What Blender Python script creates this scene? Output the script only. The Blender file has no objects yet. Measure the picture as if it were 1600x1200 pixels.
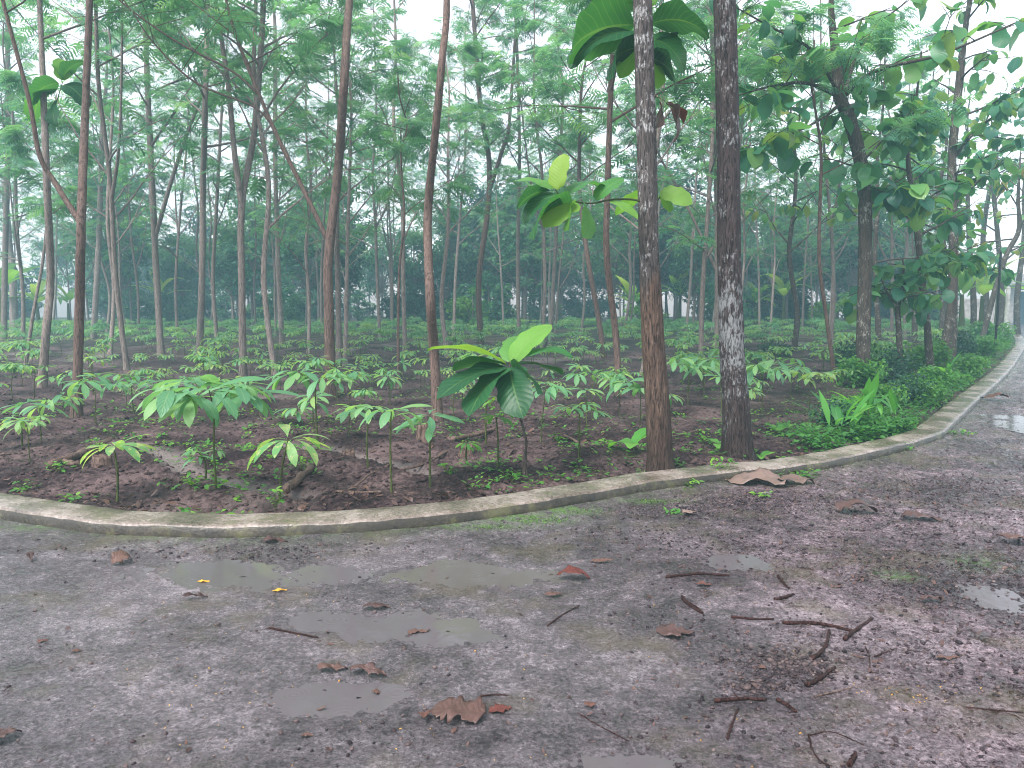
import bpy, math, random
import numpy as np
from mathutils import Vector

# ------------------------------------------------------------------ camera, world, sun
scene = bpy.context.scene
R = math.radians
F_PX, HZ = 1209.0, 475.0            # focal length and horizon row in photograph pixels
TH = math.atan((600 - HZ) / F_PX)
CAMZ = 1.5
cam_d = bpy.data.cameras.new('camera'); cam = bpy.data.objects.new('camera', cam_d)
scene.collection.objects.link(cam)
cam_d.sensor_width = 36; cam_d.lens = F_PX / 1600 * 36
cam_d.clip_start = 0.05; cam_d.clip_end = 600
cam.location = (0, 0, CAMZ); cam.rotation_euler = (R(90) - TH, 0, 0)
scene.camera = cam

SUN_EL, SUN_AZ = R(55), R(-140)       # azimuth from +Y towards +X
world = bpy.data.worlds.new('World'); scene.world = world; world.use_nodes = True
nt = world.node_tree; bg = nt.nodes['Background']
sky = nt.nodes.new('ShaderNodeTexSky'); sky.sky_type = 'NISHITA'; sky.sun_disc = False
sky.sun_elevation = SUN_EL; sky.sun_rotation = SUN_AZ
sky.air_density = 1.0; sky.dust_density = 1.5; sky.ozone_density = 1.0; sky.altitude = 100
hs = nt.nodes.new('ShaderNodeHueSaturation'); hs.inputs['Saturation'].default_value = 0.22
nt.links.new(sky.outputs[0], hs.inputs['Color']); tint = nt.nodes.new('ShaderNodeMix'); tint.data_type = 'RGBA'; tint.blend_type = 'MULTIPLY'; tint.inputs[0].default_value = 1
tint.inputs[7].default_value = (1.0, .95, .985, 1)
nt.links.new(hs.outputs[0], tint.inputs[6]); nt.links.new(tint.outputs[2], bg.inputs[0])
bg.inputs[1].default_value = 0.12
sl = bpy.data.lights.new('sun', 'SUN'); sl.energy = 1.5; sl.angle = R(25); sl.color = (1.0, 0.96, 0.92)
so = bpy.data.objects.new('sun', sl); scene.collection.objects.link(so)
so.rotation_euler = Vector((-math.sin(SUN_AZ) * math.cos(SUN_EL), -math.cos(SUN_AZ) * math.cos(SUN_EL), -math.sin(SUN_EL))).to_track_quat('-Z', 'Y').to_euler()
scene.view_settings.view_transform = 'Standard'; scene.view_settings.look = 'None'
scene.view_settings.exposure = 2.15; scene.view_settings.gamma = 1.0
scene.cycles.max_bounces = 6; scene.cycles.diffuse_bounces = 3; scene.cycles.glossy_bounces = 2
scene.cycles.transmission_bounces = 4; scene.cycles.volume_bounces = 0
scene.cycles.transparent_max_bounces = 4
scene.cycles.sample_clamp_indirect = 6
scene.cycles.use_denoising = True; scene.cycles.filter_width = 1.05
HAZE = 0.0082

rng = np.random.default_rng(7)
rnd = random.Random(11)

# ------------------------------------------------------------------ photograph rays
def _ray(px, py):
    u = (px - 800) / F_PX; v = (600 - py) / F_PX
    return np.array([u, math.cos(TH) + v * math.sin(TH), -math.sin(TH) + v * math.cos(TH)])
def G(px, py, z=0.0):
    d = _ray(px, py); t = (z - CAMZ) / d[2]
    return np.array([d[0] * t, d[1] * t, z])
def P(px, py, Y):
    d = _ray(px, py); t = Y / d[1]
    return np.array([d[0] * t, Y, CAMZ + d[2] * t])

# ------------------------------------------------------------------ noise
def _h(ix, iy, s):
    n = (ix.astype(np.int64) * 374761393 + iy.astype(np.int64) * 668265263 + s * 1442695041) & 0x7fffffff
    n = ((n ^ (n >> 13)) * 1274126177) & 0x7fffffff
    return ((n ^ (n >> 16)) & 0xffff) / 65535.0
def vn(x, y, s=0):
    x = np.asarray(x, float); y = np.asarray(y, float)
    ix = np.floor(x); iy = np.floor(y); fx = x - ix; fy = y - iy
    fx = fx * fx * (3 - 2 * fx); fy = fy * fy * (3 - 2 * fy)
    a = _h(ix, iy, s); b = _h(ix + 1, iy, s); c = _h(ix, iy + 1, s); d = _h(ix + 1, iy + 1, s)
    return (a * (1 - fx) + b * fx) * (1 - fy) + (c * (1 - fx) + d * fx) * fy
def fbm(x, y, s=0, o=4, g=.5):
    t = 0; a = 1; n = 0
    for k in range(o):
        t = t + a * (vn(x * 2**k, y * 2**k, s + k * 17) - .5); n += a; a *= g
    return t / n * 2

# ------------------------------------------------------------------ mesh builder (all quads)
class MB:
    def __init__(s): s.V = []; s.F = []; s.T = []; s.U = []; s.n = 0
    def add(s, V, F, tone=.5, U=None):
        V = np.asarray(V, float); F = np.asarray(F, int)
        s.V.append(V); s.F.append(F + s.n); s.n += len(V)
        s.T.append(np.full(len(F), tone) if np.isscalar(tone) else np.asarray(tone, float))
        s.U.append(np.zeros((len(V), 3)) if U is None else U)
    def inst(s, tpl, O, RM, sc, tone):
        V, F, U = tpl; N = len(O)
        W = np.einsum('nij,vj->nvi', RM, V) * np.asarray(sc)[:, None, None] + np.asarray(O)[:, None, :]
        FF = F[None] + (np.arange(N) * len(V))[:, None, None]
        s.add(W.reshape(-1, 3), FF.reshape(-1, 4), np.repeat(tone, len(F)), np.tile(U, (N, 1)))
    def mesh(s, name, mat, smooth=True, extra=None):
        V = np.concatenate(s.V); F = np.concatenate(s.F); T = np.concatenate(s.T); U = np.concatenate(s.U)
        me = bpy.data.meshes.new(name)
        me.vertices.add(len(V)); me.vertices.foreach_set('co', V.ravel())
        me.loops.add(F.size); me.loops.foreach_set('vertex_index', F.ravel().astype(np.int32))
        me.polygons.add(len(F)); me.polygons.foreach_set('loop_start', np.arange(0, F.size, 4, dtype=np.int32))
        me.polygons.foreach_set('use_smooth', np.full(len(F), smooth))
        a = me.attributes.new('tone', 'FLOAT', 'FACE'); a.data.foreach_set('value', T)
        a = me.attributes.new('luv', 'FLOAT_VECTOR', 'POINT'); a.data.foreach_set('vector', U.ravel())
        if extra:
            for k, v in extra.items():
                a = me.attributes.new(k, 'FLOAT', 'POINT'); a.data.foreach_set('value', np.asarray(v, float))
        me.update(); me.materials.append(mat)
        return me
    def build(s, name, mat, parent=None, smooth=True, loc=None, extra=None):
        o = bpy.data.objects.new(name, s.mesh(name, mat, smooth, extra))
        scene.collection.objects.link(o)
        if parent: o.parent = parent
        if loc is not None: o.location = loc
        return o

def tag(o, label=None, cat=None, group=None, kind=None):
    if label: o['label'] = label
    if cat: o['category'] = cat
    if group: o['group'] = group
    if kind: o['kind'] = kind
    return o
def thing(name, loc, label, cat, group=None, rz=0.0):
    o = bpy.data.objects.new(name, None); scene.collection.objects.link(o)
    o.empty_display_size = .2; o.location = loc; o.rotation_euler = (0, 0, rz)
    return tag(o, label, cat, group)
def dup(root, loc, rz=0, sc=1.0, label=None, group=None, tilt=(0, 0)):
    r = root.copy(); scene.collection.objects.link(r)
    r.location = loc; r.rotation_euler = (tilt[0], tilt[1], rz)
    r.scale = (sc, sc, sc) if np.isscalar(sc) else sc
    if label: r['label'] = label
    if group: r['group'] = group
    for ch in CH.get(root.name, []):
        c = ch.copy(); scene.collection.objects.link(c); c.parent = r
    return r
CH = {}
def reg(root, *kids): CH[root.name] = list(kids); return root

def rotm(yaw, pitch, roll):
    """local +X pointed to yaw (about Z) and pitch (up positive), rolled about itself"""
    yaw, pitch, roll = np.broadcast_arrays(np.atleast_1d(yaw).astype(float), pitch, roll)
    cy, sy, cp, sp, cr, sr = np.cos(yaw), np.sin(yaw), np.cos(pitch), np.sin(pitch), np.cos(roll), np.sin(roll)
    X = np.stack([cy * cp, sy * cp, sp], 1)
    Y0 = np.stack([-sy, cy, 0 * cy], 1); Z0 = np.cross(X, Y0)
    Y = Y0 * cr[:, None] + Z0 * sr[:, None]; Z = -Y0 * sr[:, None] + Z0 * cr[:, None]
    return np.stack([X, Y, Z], 2)

def grid_faces(nr, nc, wrap=False):
    i, j = np.meshgrid(np.arange(nr - 1), np.arange(nc if wrap else nc - 1), indexing='ij')
    j2 = (j + 1) % nc if wrap else j + 1
    return np.stack([i * nc + j, i * nc + j2, (i + 1) * nc + j2, (i + 1) * nc + j], -1).reshape(-1, 4)

# ------------------------------------------------------------------ leaf templates
PROF = {
 'ovate':  lambda t: np.sin(np.pi * np.clip(t, 0, 1) ** .75) ** .75,
 'obov':   lambda t: np.sin(np.pi * np.clip(t, 0, 1) ** 1.5) ** .8,
 'lance':  lambda t: np.sin(np.pi * np.clip(t, 0, 1)) ** .9,
 'strap':  lambda t: np.clip(np.minimum(t * 5, (1 - t) * 2.2), 0, 1) ** .7,
 'round':  lambda t: np.sin(np.pi * np.clip(t, 0, 1) ** .85) ** .55,
}
def leaf_t(W, n, prof='ovate', droop=.6, fold=.15, ruff=0, stem=0.0, m=1, seed=0):
    t = np.linspace(0, 1, n + 1); w = PROF[prof](t) * W / 2; w[0] = w[-1] = .004
    if ruff: w = w * (1 + ruff * np.sin(t * 9 + seed) * .4 + ruff * np.sin(t * 23 + seed * 2) * .25)
    a = -droop * t; ds = 1 / n
    x = np.concatenate([[0], np.cumsum(np.cos((a[1:] + a[:-1]) / 2)) * ds]) + stem
    z = np.concatenate([[0], np.cumsum(np.sin((a[1:] + a[:-1]) / 2)) * ds])
    c = np.linspace(-1, 1, 2 * m + 1); V = []; U = []
    for k, q in enumerate(c):
        wav = ruff * .06 * np.sin(t * 11 + q * 2 + seed) * abs(q) if ruff else 0
        up = fold * np.abs(q) * w - .6 * fold * np.abs(q) ** 2 * w + wav
        V.append(np.stack([x - up * np.sin(a), q * w, z + up * np.cos(a)], 1))
        U.append(np.stack([np.full(n + 1, q), t, w * 0], 1))
    V = np.stack(V, 1).reshape(-1, 3); U = np.stack(U, 1).reshape(-1, 3)
    return V, grid_faces(n + 1, 2 * m + 1), U
def merge(parts):
    V = []; F = []; U = []; n = 0
    for v, f, u in parts: V.append(v); F.append(f + n); U.append(u); n += len(v)
    return np.concatenate(V), np.concatenate(F), np.concatenate(U)
def xf(tpl, O, Rm, s): return ((tpl[0] @ Rm.T) * s + np.asarray(O), tpl[1], tpl[2])
def strip(p, q, w, droop):
    """narrow two-quad pinna"""
    p = np.asarray(p, float); q = np.asarray(q, float); m = (p + q) / 2 + np.array([0, 0, droop * .5]); q = q - np.array([0, 0, droop * .6])
    d = q - p; s = np.cross(d, [0, 0, 1]); s = s / (np.linalg.norm(s) + 1e-9) * w / 2
    V = np.array([p - s * .5, p + s * .5, m - s, m + s, q - s * .25, q + s * .25])
    return V, np.array([[0, 1, 3, 2], [2, 3, 5, 4]]), np.zeros((6, 3))
def frond_t(pairs=9, droop=.5, w=.05, lean=.7, seed=0):
    r = random.Random(seed); parts = []; pts = []
    for k in range(pairs + 1):
        t = (k + 1) / (pairs + 1); a = -droop * t
        pts.append((t * math.cos(a * .5), 0, t * math.sin(a * .5)))
    parts.append(strip((0, 0, 0), pts[pairs // 2], .012, -.02)); parts.append(strip(pts[pairs // 2], pts[-1], .010, 0))
    for k in range(pairs):
        t = (k + .6) / pairs; L = .40 * math.sin(math.pi * (.22 + .66 * t)) * r.uniform(.85, 1.1)
        for sgn in (-1, 1):
            b = pts[k + 0]; th = lean + r.uniform(-.12, .12)
            e = (b[0] + L * math.cos(th * 1.3), sgn * L * math.sin(th * 1.3), b[2] - L * r.uniform(.05, .3))
            parts.append(strip(b, e, w * r.uniform(.8, 1.15), L * .15))
    return merge(parts)
FRONDS = [frond_t(9, .55, .055, .75, 1), frond_t(8, .9, .06, .8, 2), frond_t(10, .3, .05, .7, 3)]
FARFR = [frond_t(6, .6, .085, .75, 4), frond_t(6, .9, .09, .75, 5)]

def tube(mb, pts, rad, n=8, tone=.5, jit=0.0, seed=0):
    pts = np.asarray(pts, float); m = len(pts); rad = np.broadcast_to(rad, (m,)).astype(float)
    d = np.gradient(pts, axis=0); d /= np.linalg.norm(d, axis=1)[:, None] + 1e-9
    ref = np.array([1., 0, 0]) if abs(d[0][0]) < .8 else np.array([0, 1., 0])
    V = []; U = []; ang = np.arange(n) * 2 * math.pi / n
    L = np.concatenate([[0], np.cumsum(np.linalg.norm(np.diff(pts, axis=0), axis=1))])
    for i in range(m):
        a = np.cross(d[i], ref); a /= np.linalg.norm(a) + 1e-9; b = np.cross(d[i], a)
        ref = np.cross(a, d[i]) if False else ref
        r = rad[i]
        if jit: r = r * (1 + jit * (fbm(np.cos(ang) * 2 + 5, np.sin(ang) * 2 + L[i] * 3 + seed, seed, 3)))
        V.append(pts[i] + (np.cos(ang) * r)[:, None] * a + (np.sin(ang) * r)[:, None] * b)
        U.append(np.stack([ang / 6.283, np.full(n, L[i]), np.full(n, rad[i])], 1))
    F = grid_faces(m, n, True)
    mb.add(np.concatenate(V), F, tone, np.concatenate(U))
def spline(pts, per=6):
    pts = np.asarray(pts, float); q = np.vstack([2 * pts[0] - pts[1], pts, 2 * pts[-1] - pts[-2]]); out = []
    for i in range(1, len(q) - 2):
        for k in range(per):
            t = k / per; a, b, c, e = q[i - 1], q[i], q[i + 1], q[i + 2]
            out.append(.5 * ((2 * b) + (-a + c) * t + (2 * a - 5 * b + 4 * c - e) * t * t + (-a + 3 * b - 3 * c + e) * t ** 3))
    out.append(pts[-1]); return np.array(out)

# ------------------------------------------------------------------ materials
def newmat(name):
    m = bpy.data.materials.new(name); m.use_nodes = True; n = m.node_tree.nodes; l = m.node_tree.links
    return m, n, l, n['Principled BSDF'], n['Material Output']
def ramp(n, stops, interp='LINEAR'):
    r = n.new('ShaderNodeValToRGB'); e = r.color_ramp.elements; r.color_ramp.interpolation = interp
    e[0].position, e[0].color = stops[0][0], (*stops[0][1], 1); e[1].position, e[1].color = stops[-1][0], (*stops[-1][1], 1)
    for p, c in stops[1:-1]: x = e.new(p); x.color = (*c, 1)
    return r
def noise(n, l, vec, scale, detail=4, rough=.55, dist=0):
    t = n.new('ShaderNodeTexNoise'); t.inputs['Scale'].default_value = scale; t.inputs['Detail'].default_value = detail
    t.inputs['Roughness'].default_value = rough; t.inputs['Distortion'].default_value = dist
    if vec: l.new(vec, t.inputs['Vector'])
    return t
def mathn(n, l, op, a, b=None, clamp=False):
    m = n.new('ShaderNodeMath'); m.operation = op; m.use_clamp = clamp
    for i, v in enumerate((a, b)):
        if v is None: continue
        if isinstance(v, (int, float)): m.inputs[i].default_value = v
        else: l.new(v, m.inputs[i])
    return m.outputs[0]
def mixc(n, l, f, a, b, blend='MIX'):
    m = n.new('ShaderNodeMix'); m.data_type = 'RGBA'; m.blend_type = blend
    for i, v in ((0, f), (6, a), (7, b)):
        if isinstance(v, (int, float)): m.inputs[i].default_value = v
        elif isinstance(v, tuple): m.inputs[i].default_value = (*v, 1)
        else: l.new(v, m.inputs[i])
    return m.outputs[2]
def bump(n, l, h, bsdf, strength=.5, dist=.02):
    b = n.new('ShaderNodeBump'); b.inputs['Strength'].default_value = strength; b.inputs['Distance'].default_value = dist
    l.new(h, b.inputs['Height']); l.new(b.outputs[0], bsdf.inputs['Normal']); return b

def leafmat(name, cols, trans=.45, rough=.38, vein=0.0, veincol=(.35, .45, .15), spots=None, nveins=9, spec=.32):
    m, n, l, b, out = newmat(name)
    at = n.new('ShaderNodeAttribute'); at.attribute_name = 'tone'
    k = len(cols); r = ramp(n, [(i / (k - 1), c) for i, c in enumerate(cols)]); l.new(at.outputs['Fac'], r.inputs[0])
    col = r.outputs[0]
    if vein or spots:
        uv = n.new('ShaderNodeAttribute'); uv.attribute_name = 'luv'
        sp = n.new('ShaderNodeSeparateXYZ'); l.new(uv.outputs['Vector'], sp.inputs[0])
        ax = mathn(n, l, 'ABSOLUTE', sp.outputs[0])
    if spots:
        tc = n.new('ShaderNodeTexCoord'); nz = noise(n, l, tc.outputs['Object'], 22, 4)
        f = ramp(n, [(.5, (0, 0, 0)), (.62, (1, 1, 1))]); l.new(nz.outputs[0], f.inputs[0])
        col = mixc(n, l, mathn(n, l, 'MULTIPLY', f.outputs[0], .8), col, spots)
    if vein:
        mid = mathn(n, l, 'LESS_THAN', ax, .045)
        ph = mathn(n, l, 'SUBTRACT', mathn(n, l, 'MULTIPLY', sp.outputs[1], float(nveins)), mathn(n, l, 'MULTIPLY', ax, nveins * .22))
        fr = mathn(n, l, 'ABSOLUTE', mathn(n, l, 'SUBTRACT', mathn(n, l, 'FRACT', ph), .5))
        sv = mathn(n, l, 'LESS_THAN', fr, .055)
        v = mathn(n, l, 'MAXIMUM', mid, mathn(n, l, 'MULTIPLY', sv, .55))
        col = mixc(n, l, mathn(n, l, 'MULTIPLY', v, vein), col, veincol)
        bump(n, l, mathn(n, l, 'SUBTRACT', mathn(n, l, 'MULTIPLY', fr, 1.2), v), b, .3, .008)
    l.new(col, b.inputs['Base Color']); b.inputs['Roughness'].default_value = rough
    b.inputs['Specular IOR Level'].default_value = spec
    tr = n.new('ShaderNodeBsdfTranslucent')
    tcol = mixc(n, l, 1.0, col, (1.9, 1.75, .8), 'MULTIPLY'); l.new(tcol, tr.inputs['Color'])
    mx = n.new('ShaderNodeMixShader'); mx.inputs[0].default_value = trans
    l.new(b.outputs[0], mx.inputs[1]); l.new(tr.outputs[0], mx.inputs[2]); l.new(mx.outputs[0], out.inputs[0])
    return m

def barkmat(name, dark, light, lichen=(.42, .42, .40), lich=.0, zscale=3.0, ring=False, streak=30, strip_z=None, band=None, rough=.75):
    m, n, l, b, out = newmat(name)
    tc = n.new('ShaderNodeTexCoord'); mp = n.new('ShaderNodeMapping'); l.new(tc.outputs['Object'], mp.inputs[0])
    mp.inputs['Scale'].default_value = (1, 1, .16)
    nz = noise(n, l, mp.outputs[0], streak, 6, .65)
    nb = noise(n, l, tc.outputs['Object'], zscale, 3)
    r = ramp(n, [(.28, dark), (.72, light)]); l.new(nz.outputs[0], r.inputs[0])
    col = mixc(n, l, mathn(n, l, 'MULTIPLY', nb.outputs[0], .7), r.outputs[0], tuple(c * .55 for c in light))
    sep = n.new('ShaderNodeSeparateXYZ'); l.new(tc.outputs['Object'], sep.inputs[0])
    h = nz.outputs[0]
    if strip_z is not None:      # bark gone below this height, bare reddish wood
        zn = mathn(n, l, 'ADD', sep.outputs[2], mathn(n, l, 'MULTIPLY', noise(n, l, mp.outputs[0], 9, 3).outputs[0], 1.0))
        f = n.new('ShaderNodeMapRange'); l.new(zn, f.inputs[0])
        f.inputs[1].default_value = strip_z + .36; f.inputs[2].default_value = strip_z + .60; f.inputs[3].default_value = 1; f.inputs[4].default_value = 0
        wr = ramp(n, [(.3, (.036, .024, .020)), (.55, (.10, .065, .048)), (.75, (.21, .15, .115))]); l.new(nz.outputs[0], wr.inputs[0])
        col = mixc(n, l, f.outputs[0], col, wr.outputs[0])
    if lich:
        mp2 = n.new('ShaderNodeMapping'); l.new(tc.outputs['Object'], mp2.inputs[0]); mp2.inputs['Scale'].default_value = (1, 1, .42); ln = noise(n, l, mp2.outputs[0], 42, 7, .78); ln2 = noise(n, l, tc.outputs['Object'], 5, 3)
        s = mathn(n, l, 'ADD', mathn(n, l, 'MULTIPLY', ln.outputs[0], .65), mathn(n, l, 'MULTIPLY', ln2.outputs[0], .35))
        if band:
            zc, zw, amt = band
            g = mathn(n, l, 'SUBTRACT', 1.0, mathn(n, l, 'DIVIDE', mathn(n, l, 'ABSOLUTE', mathn(n, l, 'SUBTRACT', sep.outputs[2], zc)), zw), True)
            s = mathn(n, l, 'ADD', s, mathn(n, l, 'MULTIPLY', g, amt))
        if strip_z is not None:
            s = mathn(n, l, 'SUBTRACT', s, mathn(n, l, 'MULTIPLY', f.outputs[0], .12))
        lr = ramp(n, [(.58 - lich * .1, (0, 0, 0)), (.615 - lich * .1, (1, 1, 1))]); l.new(s, lr.inputs[0])
        col = mixc(n, l, mathn(n, l, 'MULTIPLY', lr.outputs[0], .85), col, lichen)
    if strip_z is not None or band:      # muddy, algae-dark stained foot
        ft = n.new('ShaderNodeMapRange'); l.new(mathn(n, l, 'ADD', sep.outputs[2], mathn(n, l, 'MULTIPLY', nb.outputs[0], .5)), ft.inputs[0]); ft.inputs[1].default_value = .3; ft.inputs[2].default_value = 1.0; ft.inputs[3].default_value = .75; ft.inputs[4].default_value = 0
        col = mixc(n, l, ft.outputs[0], col, (.030, .019, .015))
    l.new(col, b.inputs['Base Color']); b.inputs['Roughness'].default_value = rough; b.inputs['Specular IOR Level'].default_value = .12
    fs = noise(n, l, mp.outputs[0], streak * 2.3, 5, .75); fr_ = ramp(n, [(.38, (1, 1, 1)), (.47, (0, 0, 0))]); l.new(fs.outputs[0], fr_.inputs[0])
    col2 = mixc(n, l, mathn(n, l, 'MULTIPLY', fr_.outputs[0], .7), col, tuple(c * .45 for c in dark)); l.new(col2, b.inputs['Base Color'])
    bump(n, l, mathn(n, l, 'SUBTRACT', h, mathn(n, l, 'MULTIPLY', fr_.outputs[0], .4)), b, 1.0, .016)
    return m

M = {}
M['sengon'] = leafmat('feather_leaf', [(.05, .165, .12), (.095, .25, .17), (.16, .33, .18)], .52, .42)
M['farleaf'] = leafmat('broad_leaf_far', [(.02, .09, .06), (.05, .165, .09), (.14, .28, .10)], .4, .5)
M['darkleaf'] = leafmat('broad_leaf_dark', [(.012, .045, .032), (.022, .075, .045), (.045, .12, .055)], .3, .5)
M['teak'] = leafmat('teak_leaf', [(.028, .125, .085), (.06, .215, .11), (.12, .29, .09), (.22, .27, .05), (.32, .22, .04)], .42, .28, .3, (.12, .25, .09), None, 10)
M['tealbig'] = leafmat('large_leaf', [(.012, .06, .032), (.04, .165, .045), (.12, .30, .05), (.26, .34, .05)], .4, .38, .3, (.20, .33, .10), None, 11)
M['seed'] = leafmat('seedling_leaf', [(.07, .21, .115), (.125, .32, .155), (.21, .39, .14), (.42, .48, .08)], .42, .36, .4, (.35, .45, .15), None, 9)
M['seedspot'] = leafmat('speckled_leaf', [(.10, .30, .11), (.20, .38, .14), (.34, .46, .17)], .42, .36, .7, (.16, .30, .06), (.42, .46, .20), 9)
M['moss'] = leafmat('moss_tuft', [(.02, .06, .012), (.05, .12, .02), (.10, .20, .03)], .2, .6)
M['weed'] = leafmat('weed_leaf', [(.03, .12, .03), (.07, .22, .04), (.17, .34, .05)], .4, .4)
M['shrub'] = leafmat('shrub_leaf', [(.03, .12, .03), (.07, .22, .045), (.15, .33, .06)], .42, .42)
M['strap'] = leafmat('strap_leaf', [(.04, .18, .05), (.10, .34, .06), (.24, .50, .07)], .45, .3, .3, (.3, .5, .15), None, 16)
M['banana'] = leafmat('banana_leaf', [(.07, .22, .05), (.16, .34, .07), (.28, .42, .10)], .5, .35, .3, (.4, .5, .2), None, 22)
M['dry'] = leafmat('dry_leaf', [(.035, .018, .016), (.085, .05, .045), (.12, .066, .05), (.11, .028, .022)], .15, .35, .4, (.10, .05, .03), None, 9)
M['drygrey'] = leafmat('dry_grey_leaf', [(.12, .08, .065), (.21, .15, .125)], .1, .4, .5, (.12, .08, .06), None, 11)
M['yellow'] = leafmat('yellow_leaf', [(.55, .28, .03), (.65, .42, .05)], .2, .4)
M['bark'] = barkmat('slim_bark', (.12, .095, .083), (.33, .27, .24), lich=.25, lichen=(.24, .20, .17), rough=.65)
M['barkred'] = barkmat('damp_red_bark', (.07, .046, .038), (.21, .14, .115), lich=.1, lichen=(.2, .15, .12), rough=.55)
M['barkpale'] = barkmat('pale_bark', (.18, .14, .125), (.42, .34, .30), lich=.3, lichen=(.4, .38, .35))
M['barkteak'] = barkmat('teak_bark', (.035, .028, .024), (.12, .095, .075), lich=.3, lichen=(.32, .32, .28))
M['barkA'] = barkmat('flaking_bark', (.030, .025, .024), (.125, .105, .098), lich=.42, lichen=(.36, .36, .36), strip_z=1.75, streak=34, rough=.6)
M['barkB'] = barkmat('lichen_bark', (.018, .014, .014), (.085, .062, .060), lich=.30, lichen=(.24, .25, .25), band=(1.3, .9, .07), streak=30, rough=.6)
M['stem'] = barkmat('green_stem', (.045, .06, .02), (.13, .16, .05), streak=60, rough=.5)
M['stick'] = barkmat('wet_stick', (.014, .006, .006), (.075, .032, .027), streak=70, rough=.35)
M['log'] = barkmat('dead_wood', (.05, .03, .025), (.22, .15, .12), streak=25, rough=.6)

def soilmat():
    m, n, l, b, out = newmat('wet_soil')
    tc = n.new('ShaderNodeTexCoord'); o = tc.outputs['Object']
    a = noise(n, l, o, 1.3, 5, .6); c = noise(n, l, o, 26, 6, .7); d = noise(n, l, o, 90, 3, .6)
    s = mathn(n, l, 'ADD', mathn(n, l, 'MULTIPLY', a.outputs[0], .5), mathn(n, l, 'MULTIPLY', c.outputs[0], .5))
    r = ramp(n, [(.40, (.015, .009, .010)), (.49, (.052, .033, .034)), (.58, (.135, .092, .091))]); l.new(s, r.inputs[0])
    ds = noise(n, l, o, 13, 9, .82, 1.0); dsr = ramp(n, [(.39, (1, 1, 1)), (.46, (0, 0, 0))]); l.new(ds.outputs[0], dsr.inputs[0])
    wt = n.new('ShaderNodeAttribute'); wt.attribute_name = 'wet'
    col = mixc(n, l, wt.outputs['Fac'], mixc(n, l, mathn(n, l, 'MULTIPLY', dsr.outputs[0], .85), r.outputs[0], (.010, .006, .006)), (.20, .155, .15))
    gr = n.new('ShaderNodeAttribute'); gr.attribute_name = 'green'
    gn = ramp(n, [(.45, (0, 0, 0)), (.6, (1, 1, 1))]); l.new(c.outputs[0], gn.inputs[0])
    col = mixc(n, l, mathn(n, l, 'MULTIPLY', gr.outputs['Fac'], gn.outputs[0]), col, (.05, .12, .025))
    l.new(col, b.inputs['Base Color'])
    rr = n.new('ShaderNodeMapRange'); l.new(c.outputs[0], rr.inputs[0]); rr.inputs[1].default_value = .3; rr.inputs[2].default_value = .7
    rr.inputs[3].default_value = .32; rr.inputs[4].default_value = .72
    l.new(mathn(n, l, 'SUBTRACT', rr.outputs[0], mathn(n, l, 'MULTIPLY', wt.outputs['Fac'], .3)), b.inputs['Roughness'])
    l.new(mathn(n, l, 'ADD', mathn(n, l, 'MULTIPLY', wt.outputs['Fac'], .5), .06), b.inputs['Specular IOR Level'])
    h = mathn(n, l, 'ADD', mathn(n, l, 'MULTIPLY', c.outputs[0], 1.0), mathn(n, l, 'MULTIPLY', d.outputs[0], .35))
    bump(n, l, h, b, .9, .035)
    return m
M['soil'] = soilmat()

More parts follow.
